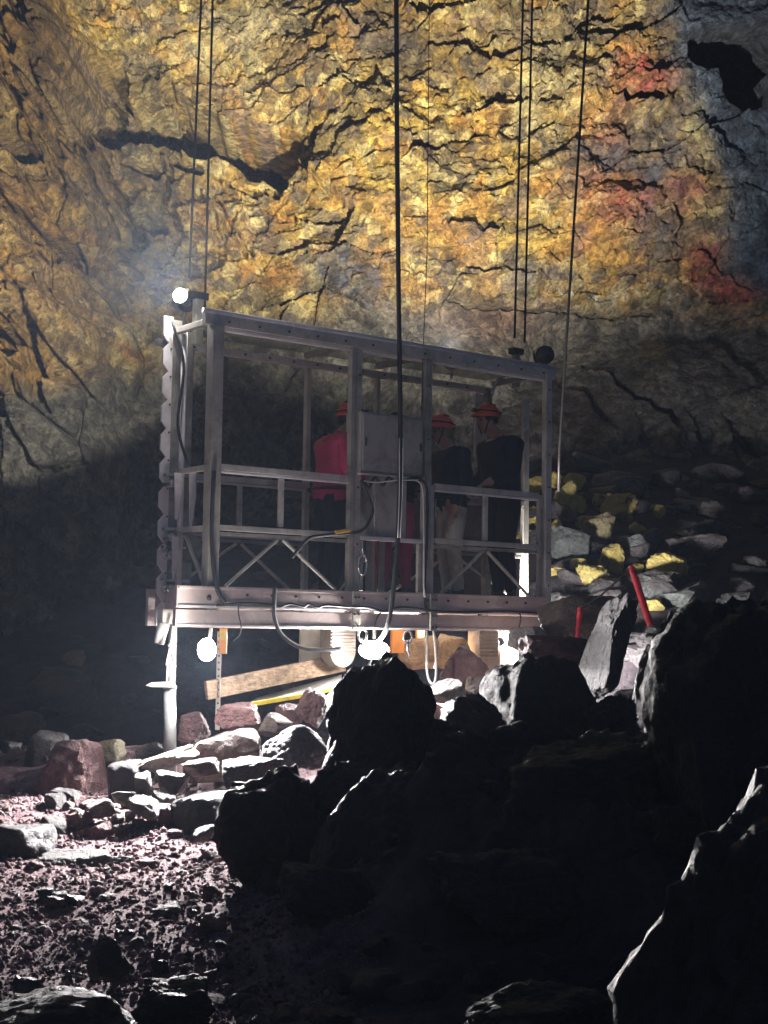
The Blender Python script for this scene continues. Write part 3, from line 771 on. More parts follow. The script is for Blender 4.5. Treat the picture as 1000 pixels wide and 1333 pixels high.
# roof
rb = part(MB().box((LEN / 2, .0, 2.405), (LEN + .12, .06, .09)), 'roof_beam', 'steel')
bolts(rb, [(x, -.03, 2.40) for x in np.linspace(.15, LEN - .1, 13)], (0, -1, 0), .010)
part(MB().tube([(-.07, -.005, 2.462), (LEN + .06, -.005, 2.462)], .028, 12), 'roof_edge_tube', 'alu', smooth=True, bevel=0)
part(MB().box((LEN / 2 + .03, .018, 2.344), (LEN - .06, .05, .028)), 'roof_strip', 'alu')  # paler metal stands in for light bounced up onto the strip
fb = part(MB().box((LEN / 2 - .03, WID, 2.335), (LEN + .02, .05, .06)), 'roof_beam', 'alu')
bolts(fb, [(x, WID - .025, 2.335) for x in np.linspace(.05, LEN - .1, 15)], (0, -1, 0), .010)
for x in (.02, XB, XC, LEN - .03):
    part(MB().box((x, WID / 2, 2.40), (.05, WID - .1, .05)), 'roof_rib', 'steel_dull')
xs_ = [.05, XB, XC, LEN - .05]
for a, b in zip(xs_[:-1], xs_[1:]):
    part(MB().box(((a + b) / 2, WID / 2, 2.437), (b - a - .02, WID + .02, .008)), 'roof_panel', 'clear', bevel=0)
# inside: bright panel behind the right bay and hooks
part(MB().box((LP(628, 520, 1.0).x, 1.0, 2.02), (.20, .03, .62)), 'cable_duct', 'steel')
part(MB().tube([LP(640, 515, .6), LP(646, 498, .6), LP(656, 490, .6)], .018, 8, 6), 'grab_handle', 'chrome', smooth=True, bevel=0)
# control cabinets
def cab(px0, py0, px1, py1, y0, y1, name):
    a, b = LP(px0, py1, y0), LP(px1, py0, y0)
    o = part(MB().box(((a.x + b.x) / 2, (y0 + y1) / 2, (a.z + b.z) / 2), (b.x - a.x, y1 - y0, b.z - a.z)), name, 'cabinet', bevel=.008)
    return o, a, b
cb, a, b = cab(469, 545, 551, 614, -.06, .16, 'control_cabinet')
part(MB().box(((a.x + b.x) / 2, -.068, (a.z + b.z) / 2), (b.x - a.x - .03, .016, b.z - a.z - .03)), 'cabinet_door', 'cabinet', cb, bevel=.006)
part(MB().box(((a.x + b.x) / 2, -.05, a.z - .015), (b.x - a.x + .02, .05, .012)), 'drip_edge', 'alu', cb)
for dx in (.04, b.x - a.x - .04):
    part(MB().box((a.x + dx, -.082, (a.z + b.z) / 2), (.018, .014, .07)), 'latch', 'bolt', cb, bevel=.003)
c2, a2, b2_ = cab(484, 622, 530, 700, .03, .22, 'control_cabinet')
part(MB().box(((a2.x + b2_.x) / 2, .022, (a2.z + b2_.z) / 2), (b2_.x - a2.x - .03, .016, b2_.z - a2.z - .03)), 'cabinet_door', 'cabinet', c2, bevel=.006)
# bundle of wiring between the cabinets
wb = part(MB().tube([LP(x, y, -.075) for x, y in ((472, 622), (480, 634), (488, 622), (498, 632), (506, 622), (516, 628), (535, 623), (548, 624), (556, 640), (556, 700), (553, 760), (555, 800))], .013, 8, 6), 'wiring', 'rubber', smooth=True, bevel=0)
part(MB().tube([LP(x, y, -.09) for x, y in ((474, 626), (490, 628), (510, 626), (530, 625), (546, 628), (551, 650), (552, 720), (552, 770), (554, 776), (551, 760))], .006, 6, 6), 'wiring', 'alu', smooth=True, bevel=0)
part(MB().tube([LP(x, y, -.1) for x, y in ((470, 625), (479, 645), (485, 664), (480, 680), (472, 690), (458, 694), (440, 695), (420, 697), (402, 701), (388, 716), (380, 726))], .014, 8, 6), 'hose', 'rubber', smooth=True, bevel=0)
part(MB().bar(LP(437, 693, -.115), LP(455, 690, -.115), .03, .03), 'hose_coupling', 'yellow')
part(MB().tube([LP(x, y, -.1) for x, y in ((282, 788), (320, 785), (350, 787), (365, 790), (378, 786), (395, 790), (402, 786), (412, 791), (425, 788), (450, 790), (480, 791), (500, 796), (520, 791), (545, 792), (560, 795), (590, 797), (620, 797), (652, 796), (680, 797), (703, 799))], .011, 6, 5), 'wiring', 'rubber', smooth=True, bevel=0)
part(MB().tube([LP(x, y, -.1) for x, y in ((358, 764), (357, 782), (357, 802), (364, 822), (378, 836), (396, 844), (420, 846), (446, 844))], .017, 8, 6), 'hose', 'rubber', smooth=True, bevel=0)
part(MB().tube([LP(x, y, -.1) for x, y in ((310, 786), (311, 800), (314, 815), (312, 826), (304, 834))], .005, 6, 5), 'wiring', 'rubber', smooth=True, bevel=0)
part(MB().tube([LP(x, y, -.1) for x, y in ((497, 796), (491, 804), (487, 818))], .007, 6, 5), 'wiring', 'rubber', smooth=True, bevel=0)
part(MB().tube([LP(x, y, -.1) for x, y in ((676, 796), (678, 806), (674, 820), (664, 826), (653, 822))], .007, 6, 5), 'wiring', 'rubber', smooth=True, bevel=0)
# ---- left end: lattice mast, guide pipe and hoist
MY = .62; mxl = LP(206, 620, MY).x; mxr = LP(219, 620, MY).x
zt, zb = LP(214, 412, MY).z, LP(200, 815, MY).z
def mast():
    w = .085; pitch = .235
    poly = [(0, zb), (w, zb), (w, zt), (0, zt)]
    z = zt - .16
    while z > zb + .25:
        poly += [(0, z), (.052, z - .06), (0, z - .12)]; z -= pitch
    o = part(MB().prism(poly, (mxl, MY - .012, 0), (1, 0, 0), (0, 0, 1), .02), 'mast_flange', 'alu', bevel=0)
    part(MB().box((mxl + .085 + .055, MY + .035, (zt + zb) / 2), (.11, .05, zt - zb - .02)), 'mast_web', 'steel_dull')
    bolts(o, [(mxl + .07, MY - .03, z) for z in np.arange(zb + .2, zt, .23)], (0, -1, 0), .008)
mast()
gxp = LP(236, 620, MY - .1).x
part(MB().tube([(gxp, MY - .1, zb + .05), (gxp, MY - .1, zt - .1)], .026, 12), 'guide_pipe', 'alu', smooth=True, bevel=0)
part(MB().box((gxp + .1, MY + .05, 1.85), (.09, .09, 1.15)), 'hoist_column', 'steel_dull')
part(MB().box((gxp + .12, MY + .06, 1.0), (.14, .16, .5)), 'hoist_motor', 'steel_dull', bevel=.02)
part(MB().tube([(gxp + .12, MY - .06, .62), (gxp + .12, MY + .16, .62)], .12, 20), 'hoist_drum', 'steel_dull')
part(MB().box((gxp + .11, MY + .02, .42), (.1, .1, .25)), 'hoist_bracket', 'steel')
for z in (Z_HAND - .06, Z_MID - .0, .62, .35):
    part(MB().box((gxp - .02, MY - .07, z), (.24, .06, .028)), 'roller_bracket', 'chrome')
    part(MB().tube([(gxp - .09, MY - .14, z - .07), (gxp - .09, MY - .02, z - .07)], .035, 14), 'guide_roller', 'chrome')
for z0, z1, x in ((1.22, .84, gxp - .06), (.7, .36, gxp - .07), (1.24, .78, gxp + .075)):
    part(MB().prism([(-.035, z0), (.03, z0), (.035, (z0 + z1) / 2 + .03), (.0, z1), (-.02, z1)], (x, MY - .15, 0), (1, 0, 0), (0, 0, 1), .012), 'guide_shoe', 'alu')
part(MB().tube([(gxp - .12, MY - .1, zt - .06), (gxp - .02, MY - .13, zt - .4), (gxp - .06, MY - .13, zt - .9), (gxp + .04, MY - .13, 1.3)], .012, 8, 6), 'wiring', 'rubber', smooth=True, bevel=0)
part(MB().tube([(gxp + .05, MY - .1, .7), (gxp + .12, MY - .18, .5), (.0, -.08, .2)], .02, 8, 6), 'hose', 'rubber', smooth=True, bevel=0)
part(MB().tube([(.02, -.07, 1.2), (.015, -.07, .7), (.06, -.08, .3), (.14, -.10, .16)], .018, 8, 6), 'hose', 'rubber', smooth=True, bevel=0)
yb = LP(232, 803, .3)
yo = part(MB().box((yb.x + .03, .3, yb.z), (.20, .12, .10)), 'buffer_block', 'yellow', bevel=.012)
part(MB().box((yb.x - .125, .28, yb.z), (.10, .1, .12)), 'buffer_end', 'white_plate', bevel=.01)
part(MB().tube([LP(213, 812, .25), LP(207, 838, .25)], [.05, .04], 12), 'rope_spool', 'white_rope', smooth=True, bevel=0)
part(MB().box((yb.x + .04, .45, -.25), (.05, .05, .5)), 'landing_leg', 'steel_dull')
# ---- under the floor
def hang_plate(px0, px1, py0, py1, y, mat, name, round_=False, th=.03):
    a, b = LP(px0, py1, y), LP(px1, py0, y); w, h = b.x - a.x, b.z - a.z
    if round_:
        poly = [(0, h), (0, w / 2)] + [(w / 2 - w / 2 * math.cos(t), w / 2 - w / 2 * math.sin(t)) for t in np.linspace(.2, math.pi - .2, 9)] + [(w, w / 2), (w, h)]
    else: poly = [(0, 0), (w, 0), (w, h), (0, h)]
    o = part(MB().prism(poly[::-1] if False else poly, (a.x, y, a.z), (1, 0, 0), (0, 0, 1), th), name, mat, bevel=0)
    return o, a, b
hang_plate(389, 424, 817, 868, .55, 'white_plate', 'skid_plate')
for (x0, x1, y0, y1, yy) in ((416, 449, 817, 868, .42), (609, 634, 820, 872, .42)):
    o, a, b = hang_plate(x0, x1, y0, y1, yy, 'ribbed', 'rubber_buffer', True, .16)
    for k in range(7):
        z = a.z + .12 + k * (b.z - a.z - .14) / 7
        part(MB().box(((a.x + b.x) / 2, yy - .165, z), (b.x - a.x - .01, .016, .016)), 'rib', 'ribbed', o)
hang_plate(651, 672, 820, 880, .9, 'white_plate', 'skid_plate')
hang_plate(508, 524, 818, 850, .6, 'orange', 'skid_plate')
hang_plate(541, 550, 818, 846, .7, 'orange', 'skid_plate')
for px, py in ((472, 823), (531, 826)):
    c = LP(px, py, -.05)
    pts = [c + Vector((.045 * math.sin(t), 0, -.03 - .06 * (1 - math.cos(t)) * .9 + .06)) for t in np.linspace(0, 2 * math.pi, 15)]
    part(MB().tube(pts, .011, 6), 'shackle', 'chrome', smooth=True, bevel=0)
    part(MB().tube([c + Vector((0, 0, -.05)), c + Vector((.0, 0, -.14)), c + Vector((.03, 0, -.2))], .012, 6), 'shackle_pin', 'chrome', smooth=True, bevel=0)
c = LP(472, 735, -.03)
MBc = MB().tube([c + Vector((.045 * math.sin(t), 0, .085 * math.cos(t))) for t in np.linspace(0, 2 * math.pi, 15)], .012, 6)
MBc.tube([c + Vector((0, 0, .09)), LP(472, 706, -.03)], .01, 6)
part(MBc, 'shackle', 'chrome', smooth=True, bevel=0)
# right end fittings: cable stirrup
ce = LP(672, 455, .55)
part(MB().box((ce.x, .55, 2.52), (.06, .06, .34)), 'cable_stirrup', 'steel_dull')
part(MB().box((ce.x, .55, 2.71), (.14, .08, .06)), 'stirrup_head', 'black_paint')
part(MB().bar((ce.x + .05, .55, 2.62), (ce.x + .32, .5, 2.46), .03, .03), 'stirrup_strut', 'steel_dull')
cl = LP(258, 400, .6)
part(MB().box((cl.x, .6, 2.52), (.07, .07, .4)), 'cable_stirrup', 'steel_dull')
part(MB().box((cl.x, .6, 2.73), (.16, .08, .06)), 'stirrup_head', 'black_paint')

# ------------------------------------------------------------------ cables and ropes
def cable(name, pts, r, mat, label, cat='cable', group=None, n=8, sm=6):
    o = MB().tube(pts, r, n, sm).build(name, M[mat], None, smooth=True); tag(o, label, cat, group); return o
def top_on(px0, py0, px1, py1, Y, ext=1.75):
    """a taut cable through two photo points at distance Y, carried on up out of the picture"""
    a, b = P(px0, py0, Y), P(px1, py1, Y); return a, a + (b - a) * ext
a, b = top_on(247, 350, 262, 0, 12.2); cable('hoist_cable', [a + (a - b) * .02, b], .010, 'wire', 'thin dark steel cable rising just left of another above the top left lamp', 'cable', 'hoist cables of the lift', 8, 0)
a, b = top_on(267, 390, 277, 0, 12.3); cable('hoist_cable', [a + (a - b) * .02, b], .010, 'wire', 'thin dark steel cable rising from the left roof corner, right one of the left pair', 'cable', 'hoist cables of the lift', 8, 0)
a, b = top_on(670, 440, 681, 0, 14.0); cable('hoist_cable', [a, b], .011, 'wire', 'thin dark steel cable rising from the right stirrup, left one of the right pair', 'cable', 'hoist cables of the lift', 8, 0)
a, b = top_on(683, 446, 693, 0, 14.1); cable('hoist_cable', [a, b], .011, 'wire', 'thin dark steel cable rising from the right stirrup, right one of the right pair', 'cable', 'hoist cables of the lift', 8, 0)
a, b = top_on(728, 590, 766, 0, 15.2); cable('guide_cable', [P(727, 640, 15.3), a, b], .014, 'wire', 'single dark cable rising behind the right post of the lift', 'cable', None, 8, 0)
a, b = top_on(550, 480, 556, 330, 12.7, 1.0); cable('sling_wire', [P(549, 545, 12.75), a, b, P(559, 0, 12.5), P(564, -420, 12.4)], .004, 'wire', 'hair thin grey wire running up from the control cabinet', 'cable', None, 6, 0)
pc = [P(514, -500, 12.15), P(515, -200, 12.15), P(516, 0, 12.15), P(517, 180, 12.15), P(519, 380, 12.12), P(521, 520, 12.1), P(521, 590, 12.1), P(519, 680, 12.1), P(515, 740, 12.1), P(509, 795, 12.12), P(502, 822, 12.2), P(492, 836, 12.35)]
cable('power_cable', pc, .020, 'rubber', 'thick black power cable hanging down the middle of the picture in front of the lift')
sl = MB().tube([P(520, 570, 12.04), P(520, 640, 12.04), P(518, 700, 12.04)], .004, 6, 4); sl.tube([P(525, 570, 12.05), P(524, 640, 12.05), P(521, 700, 12.05)], .004, 6, 4)
o = sl.build('cable_sleeve', M['alu'], None, True); tag(o, 'glinting metal strands beside the lower end of the thick black power cable', 'cable')
cable('hanging_rope', [P(555, 800, 12.75), P(556, 840, 12.75), P(556, 872, 12.75), P(560, 888, 12.75), P(566, 888, 12.75), P(568, 870, 12.75), P(566, 835, 12.75), P(562, 806, 12.75)], .011, 'white_rope', 'white rope hanging in a long loop under the middle of the lift', 'rope')
# ------------------------------------------------------------------ pipe with ropes below the left end
pt = P(221, 893, 11.3); pb = P(222, 1005, 11.3)
pp = empty('anchor_pipe', pb); tag(pp, 'upright zinc pipe with ropes, standing in the rocks under the left end of the lift', 'pipe')
MB().tube([(0, 0, 0), pt - pb], .048, 20).build('pipe', M['pipe'], pp, smooth=True)
MB().tube([pt - pb - Vector((0, 0, .02)), pt - pb + Vector((0, 0, .004))], .054, 20).build('pipe_collar', M['pipe'], pp, smooth=True)
MB().prism([(-.17, 0), (-.13, .022), (.04, .03), (.04, -.01), (-.12, -.012)], pt - pb + Vector((0, -.03, .006)), (1, 0, 0), (0, 0, 1), .06).build('plate', M['white_plate'], pp)
for k, (x0, x1) in enumerate(((219, 217), (222, 222), (225, 226))):
    MB().tube([P(222, 836, 11.3) - pb, P(x0, 858, 11.3) - pb, P(x1, 892, 11.3) - pb], .008, 6, 4).build('rope', M['white_rope'], pp, smooth=True)
MB().tube([P(226, 806, 11.4) - pb, P(224, 825, 11.35) - pb, P(222, 840, 11.3) - pb], .010, 6, 4).build('rope', M['white_rope'], pp, smooth=True)
MB().ball(P(222, 840, 11.3) - pb, (.022, .022, .018)).build('knot', M['white_rope'], pp, smooth=True)
for x1, y1 in ((216, 866), (229, 868)):
    MB().tube([P(222, 842, 11.28) - pb, P((222 + x1) / 2, 852, 11.27) - pb, P(x1, y1, 11.28) - pb], .005, 6, 4).build('rope_end', M['white_rope'], pp, smooth=True)
# orange tag beside the lamp
tb = P(291, 818, 11.55); ot = empty('orange_tag', tb); tag(ot, 'orange and yellow tag plate hanging beside the lower left lamp', 'tag')
MB().box((0, 0, -.1), (.062, .012, .20)).build('plate', M['orange'], ot, bevel=.004)
MB().box((-.002, -.008, -.05), (.05, .006, .085)).build('panel', M['yellow'], ot, bevel=.003)
MB().tube([(0, 0, .0), (0, 0, .03)], .004, 6).build('hanger', M['chrome'], ot)
# plank, its perforated leg, ramp sheet
pl0, pl1 = P(268, 899, 11.95), P(448, 862, 12.75)
o = MB().bar(pl0, pl1, .04, .155).build('plank', M['wood'], None, bevel=.006); tag(o, 'long weathered wooden plank sloping up to the right under the lift', 'plank')
lg = empty('perforated_strut', P(283, 950, 12.0)); tag(lg, 'thin perforated steel strut standing under the left end of the plank', 'strut')
lh = (P(283, 822, 12.0) - P(283, 950, 12.0)).z
MB().box((0, 0, lh / 2), (.036, .008, lh)).build('strip', M['steel'], lg)
for k in range(14):
    MB().tube([(0, -.004, .05 + k * .055), (0, -.0055, .05 + k * .055)], .009, 8).build('hole', M['bolt'], lg)
rs = [P(322, 917, 11.75), P(398, 904, 12.0), P(445, 893, 12.2), P(445, 878, 12.9), P(335, 908, 12.9)]
m_ = MB(); n_ = len(rs)
m_.add(rs + [v - Vector((0, 0, .02)) for v in rs], [tuple(range(n_)), tuple(reversed(range(n_, 2 * n_)))] + [(i, n_ + i, n_ + (i + 1) % n_, (i + 1) % n_) for i in range(n_)])
rt = empty('ramp_sheet', P(380, 912, 12)); tag(rt, 'grey ramp sheet with a yellow front edge lying on the rocks under the plank', 'ramp')
for v in m_.v: v -= rt.location
m_.build('sheet', M['sheet'], rt)
m2 = MB().bar(rs[0] - rt.location + Vector((0, -.012, -.005)), rs[1] - rt.location + Vector((0, -.012, -.005)), .02, .035); m2.build('edge', M['yellow_edge'], rt, bevel=.004)
m2 = MB().bar(rs[1] - rt.location + Vector((.004, -.012, -.005)), rs[2] - rt.location + Vector((0, -.012, -.005)), .02, .035); m2.build('edge', M['yellow_edge'], rt, bevel=.004)
# red stanchions and chain
def stanchion(p0, p1, Y, r, label):
    b, t = P(*p0, Y), P(*p1, Y)
    s = empty('red_stanchion', b); tag(s, label, 'stanchion', 'red stanchions beside the lift')
    d = t - b
    MB().tube([d * -.25, d * .96, d], [r, r, r * .8], 14).build('sleeve', M['red_paint'], s, smooth=False, bevel=.003)
    MB().tube([d * .97, d * 1.03], r * .55, 10).build('cap', M['red_paint'], s)
    MB().tube([d * .9 + Vector((-.02, -r, 0)), d * .9 + Vector((0, -r - .02, -.01)), d * .9 + Vector((.02, -r, 0))], .006, 6, 3).build('eyelet', M['bolt'], s)
    return t
t1 = stanchion((842, 799), (822, 738), 12.4, .030, 'long bright red stanchion leaning left beside the grey slab rock')
t0 = stanchion((752, 826), (756, 791), 12.6, .026, 'short bright red stanchion standing between the lift and the grey slab rock')
cable('barrier_rope', [t0, t0 * .66 + t1 * .34 - Vector((0, 0, .03)), t0 * .33 + t1 * .67 - Vector((0, 0, .025)), t1], .008, 'rubber', 'thin black rope strung between the two red stanchions', 'rope')

# ------------------------------------------------------------------ boulders and stones
R = rock
# foreground boulders, black against the lamps
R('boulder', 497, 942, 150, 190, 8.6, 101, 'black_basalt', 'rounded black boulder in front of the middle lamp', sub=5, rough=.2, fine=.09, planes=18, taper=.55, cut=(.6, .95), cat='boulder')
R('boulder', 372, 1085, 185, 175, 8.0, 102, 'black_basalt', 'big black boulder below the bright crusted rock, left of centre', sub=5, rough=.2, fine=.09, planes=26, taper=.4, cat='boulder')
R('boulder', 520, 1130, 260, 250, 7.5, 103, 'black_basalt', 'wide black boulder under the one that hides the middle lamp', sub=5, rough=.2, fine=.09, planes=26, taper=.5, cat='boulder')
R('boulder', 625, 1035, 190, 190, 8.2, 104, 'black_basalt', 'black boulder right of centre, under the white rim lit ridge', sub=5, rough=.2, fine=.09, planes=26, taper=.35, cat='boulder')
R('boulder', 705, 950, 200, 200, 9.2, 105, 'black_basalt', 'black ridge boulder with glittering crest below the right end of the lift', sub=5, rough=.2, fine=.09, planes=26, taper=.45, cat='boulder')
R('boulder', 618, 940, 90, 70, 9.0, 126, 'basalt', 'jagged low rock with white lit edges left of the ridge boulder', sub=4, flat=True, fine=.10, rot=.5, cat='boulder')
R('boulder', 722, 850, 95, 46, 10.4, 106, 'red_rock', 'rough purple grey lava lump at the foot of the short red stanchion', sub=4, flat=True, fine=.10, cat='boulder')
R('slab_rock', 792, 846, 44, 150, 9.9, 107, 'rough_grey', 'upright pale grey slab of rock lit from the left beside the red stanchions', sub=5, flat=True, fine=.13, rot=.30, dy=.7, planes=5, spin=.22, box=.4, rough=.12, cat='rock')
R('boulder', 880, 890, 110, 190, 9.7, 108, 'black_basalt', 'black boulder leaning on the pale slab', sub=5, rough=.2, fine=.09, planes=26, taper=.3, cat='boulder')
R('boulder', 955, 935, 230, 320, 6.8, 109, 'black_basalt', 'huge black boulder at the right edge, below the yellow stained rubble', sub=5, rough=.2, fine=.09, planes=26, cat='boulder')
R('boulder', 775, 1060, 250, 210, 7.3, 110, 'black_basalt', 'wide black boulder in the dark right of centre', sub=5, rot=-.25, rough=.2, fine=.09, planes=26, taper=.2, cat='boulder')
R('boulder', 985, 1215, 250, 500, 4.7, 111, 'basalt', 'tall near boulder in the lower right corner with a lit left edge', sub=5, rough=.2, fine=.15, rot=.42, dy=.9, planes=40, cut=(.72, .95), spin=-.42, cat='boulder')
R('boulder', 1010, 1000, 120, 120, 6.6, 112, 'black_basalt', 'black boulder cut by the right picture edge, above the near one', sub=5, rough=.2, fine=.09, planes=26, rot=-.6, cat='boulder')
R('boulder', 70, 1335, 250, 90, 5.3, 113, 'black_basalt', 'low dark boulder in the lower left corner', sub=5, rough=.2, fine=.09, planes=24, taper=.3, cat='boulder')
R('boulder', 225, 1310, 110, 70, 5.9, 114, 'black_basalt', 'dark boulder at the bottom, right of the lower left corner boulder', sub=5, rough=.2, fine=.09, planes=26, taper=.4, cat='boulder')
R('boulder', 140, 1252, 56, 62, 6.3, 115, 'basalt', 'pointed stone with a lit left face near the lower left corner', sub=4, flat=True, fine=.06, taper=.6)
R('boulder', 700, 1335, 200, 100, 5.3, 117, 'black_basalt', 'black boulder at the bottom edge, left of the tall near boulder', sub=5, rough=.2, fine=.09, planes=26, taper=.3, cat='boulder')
for i, (px, py, w, h, Y, lb) in enumerate((
    (455, 1035, 110, 90, 8.1, 'jagged black rock wedged below the left side of the lamp boulder'), (572, 985, 90, 100, 8.5, 'jagged black rock wedged below the right side of the lamp boulder'),
    (655, 1010, 110, 100, 8.3, 'jagged black rock in the dark under the ridge boulder'), (860, 1010, 140, 120, 7.9, 'jagged black rock below the huge right boulder'),
    (430, 1170, 150, 90, 7.0, 'jagged black rock at the front foot of the left black boulder'), (650, 1160, 190, 120, 6.6, 'jagged black rock in the darkest part right of centre'),
    (800, 945, 90, 80, 8.9, 'jagged black rock under the pale slab'), (900, 1085, 120, 90, 6.6, 'jagged black rock left of the upper end of the near boulder'), (330, 1060, 90, 90, 8.4, 'jagged black rock at the left flank of the big black boulder'))):
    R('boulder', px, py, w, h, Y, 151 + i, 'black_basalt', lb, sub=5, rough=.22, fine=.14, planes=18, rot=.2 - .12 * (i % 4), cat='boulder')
# the heap below the left end of the lift
H = 'rocks heaped below the left end of the lift'
R('boulder', 100, 1018, 88, 118, 11.2, 201, 'red_rock', 'tall rough pink boulder, the biggest of the heap below the lift', sub=4, flat=True, fine=.07, rot=.25, taper=.25, group=H, cat='boulder')
R('boulder', 143, 982, 40, 40, 11.3, 202, 'olive_rock', 'rounded olive green rock behind the tall pink boulder', sub=4, group=H)
R('boulder', 168, 1024, 62, 70, 10.7, 203, 'black_basalt', 'black block right of the tall pink boulder', sub=4, group=H)
R('slab_rock', 222, 988, 78, 24, 10.8, 234, 'pale_rock', 'pale flat slab tilted up to the right at the foot of the zinc pipe', sub=4, flat=True, fine=.10, planes=7, rough=.16, rot=-.38, group=H)  # pale tone stands in for the strong lamp light on the slab
R('boulder', 292, 982, 100, 72, 11.0, 205, 'brown_rock', 'large brown angular boulder right of the zinc pipe', sub=4, flat=True, fine=.03, taper=.4, group=H, cat='boulder')
R('boulder', 250, 948, 48, 44, 11.5, 206, 'red_rock', 'reddish jagged rock left of the perforated strut', sub=4, flat=True, fine=.10, group=H)
R('boulder', 312, 934, 62, 40, 11.4, 207, 'red_rock', 'jagged purple rock right of the perforated strut', sub=4, flat=True, fine=.12, group=H)
R('boulder', 358, 945, 44, 34, 11.3, 208, 'brown_rock', 'brown red block in front of the ramp sheet', sub=4, flat=True, fine=.04, group=H)
R('boulder', 378, 930, 40, 28, 11.6, 209, 'red_rock', 'pink rock against the yellow edge of the ramp sheet', sub=4, flat=True, fine=.06, group=H)
R('boulder', 407, 922, 42, 52, 11.4, 210, 'red_rock', 'pointed red rock left of the black boulder that hides the lamp', sub=4, flat=True, fine=.08, taper=.4, group=H)
R('boulder', 384, 972, 86, 56, 10.3, 211, 'rough_grey', 'bright crusted rock in the full light of the lamp', sub=5, fine=.10, rot=-.15, group=H)
R('boulder', 68, 1082, 42, 38, 9.9, 212, 'grey_rock', 'small rounded pale rock in front of the tall pink boulder', sub=4, group=H)
R('boulder', 108, 1062, 70, 60, 10.6, 213, 'red_rock', 'pink block at the foot of the tall pink boulder', sub=4, flat=True, fine=.05, group=H)
R('boulder', 122, 1094, 52, 50, 9.9, 214, 'red_rock', 'arched pink rock above the gravel slope', sub=4, flat=True, fine=.06, taper=.3, group=H)
R('boulder', 130, 1052, 40, 26, 10.0, 215, 'grey_rock', 'flat pale stone lying on the arched pink rock', sub=4, flat=True, fine=.04, group=H)
R('boulder', 187, 1022, 26, 34, 10.2, 216, 'grey_rock', 'thin pale pointed stone in front of the black block', sub=4, rot=-.4, group=H)
R('boulder', 226, 1018, 44, 30, 10.3, 217, 'grey_rock', 'crusted pale stone under the tilted flat slab', sub=4, flat=True, fine=.08, group=H)
R('boulder', 188, 1050, 46, 24, 10.0, 218, 'grey_rock', 'grey wedge stone in the dark gap of the heap', sub=4, flat=True, fine=.05, rot=.3, group=H)
R('boulder', 163, 1038, 36, 20, 10.1, 219, 'grey_rock', 'small pale stone leaning on the black block', sub=4, rot=.2, group=H)
R('boulder', 262, 1000, 46, 24, 10.3, 220, 'brown_rock', 'flat purple brown stone before the large brown boulder', sub=4, flat=True, fine=.05, rot=-.2, group=H)
R('boulder', 262, 1062, 100, 60, 10.0, 221, 'black_basalt', 'black boulder at the lower edge of the heap', sub=4, flat=True, fine=.03, group=H, cat='boulder')
R('boulder', 22, 1108, 100, 72, 9.3, 222, 'basalt', 'dark blocky boulder at the left picture edge', sub=4, group=H, cat='boulder')
R('boulder', 98, 1130, 105, 46, 9.2, 223, 'grey_rock', 'flat grey boulder with a white lit crest at the top of the gravel', sub=4, flat=True, fine=.06, group=H, cat='boulder')
R('boulder', 145, 1128, 60, 30, 9.2, 224, 'grey_rock', 'low grey stone right of the flat boulder at the top of the gravel', sub=4, flat=True, fine=.06, group=H)
R('boulder', 274, 1084, 42, 24, 9.4, 225, 'grey_rock', 'crusted grey stone at the upper end of the gravel slope', sub=4, flat=True, fine=.08, group=H)
R('boulder', 4, 1082, 26, 30, 10.0, 226, 'red_rock', 'pink pointed stone cut by the left picture edge', sub=4, group=H)
R('boulder', 60, 985, 60, 70, 11.6, 227, 'basalt', 'dark rock behind the tall pink boulder on its left', sub=4, group=H)
R('boulder', 330, 1015, 90, 60, 10.0, 228, 'basalt', 'dark block between the brown boulder and the big black one', sub=4, flat=True, fine=.04, group=H)
# under the right half of the lift
U = 'rocks lit under the right half of the lift'
R('boulder', 608, 872, 58, 52, 13.0, 301, 'red_rock', 'pink brown boulder in front of the ribbed buffer', sub=4, flat=True, fine=.05, rot=.5, group=U)
R('boulder', 590, 848, 46, 46, 13.5, 302, 'orange_rock', 'orange brown rock behind the hanging rope loop', sub=4, group=U)
R('boulder', 640, 838, 70, 60, 14.8, 303, 'orange_rock', 'orange rock face behind the ribbed buffer', sub=4, group=U)
R('boulder', 545, 850, 60, 46, 13.6, 304, 'orange_rock', 'orange rock behind the orange plates under the lift', sub=4, group=U)
R('boulder', 630, 895, 56, 30, 12.4, 305, 'brown_rock', 'flat brown rock under the pink boulder', sub=4, flat=True, fine=.05, group=U)
R('boulder', 582, 900, 50, 34, 12.2, 306, 'grey_rock', 'grey rock under the end of the hanging rope loop', sub=4, flat=True, fine=.05, group=U)
R('boulder', 690, 838, 60, 46, 12.6, 307, 'pale_rock', 'pale rough rock right of the white plate', sub=4, flat=True, fine=.08, group=U)
R('boulder', 655, 885, 50, 40, 12.6, 308, 'pale_rock', 'overlit pale rock below the white plate', sub=4, flat=True, fine=.06, group=U)
R('boulder', 765, 806, 130, 66, 12.9, 309, 'brown_rock', 'big dull brown rock behind the stanchion rope', sub=4, flat=True, fine=.03, rot=-.15, group=U, cat='boulder')
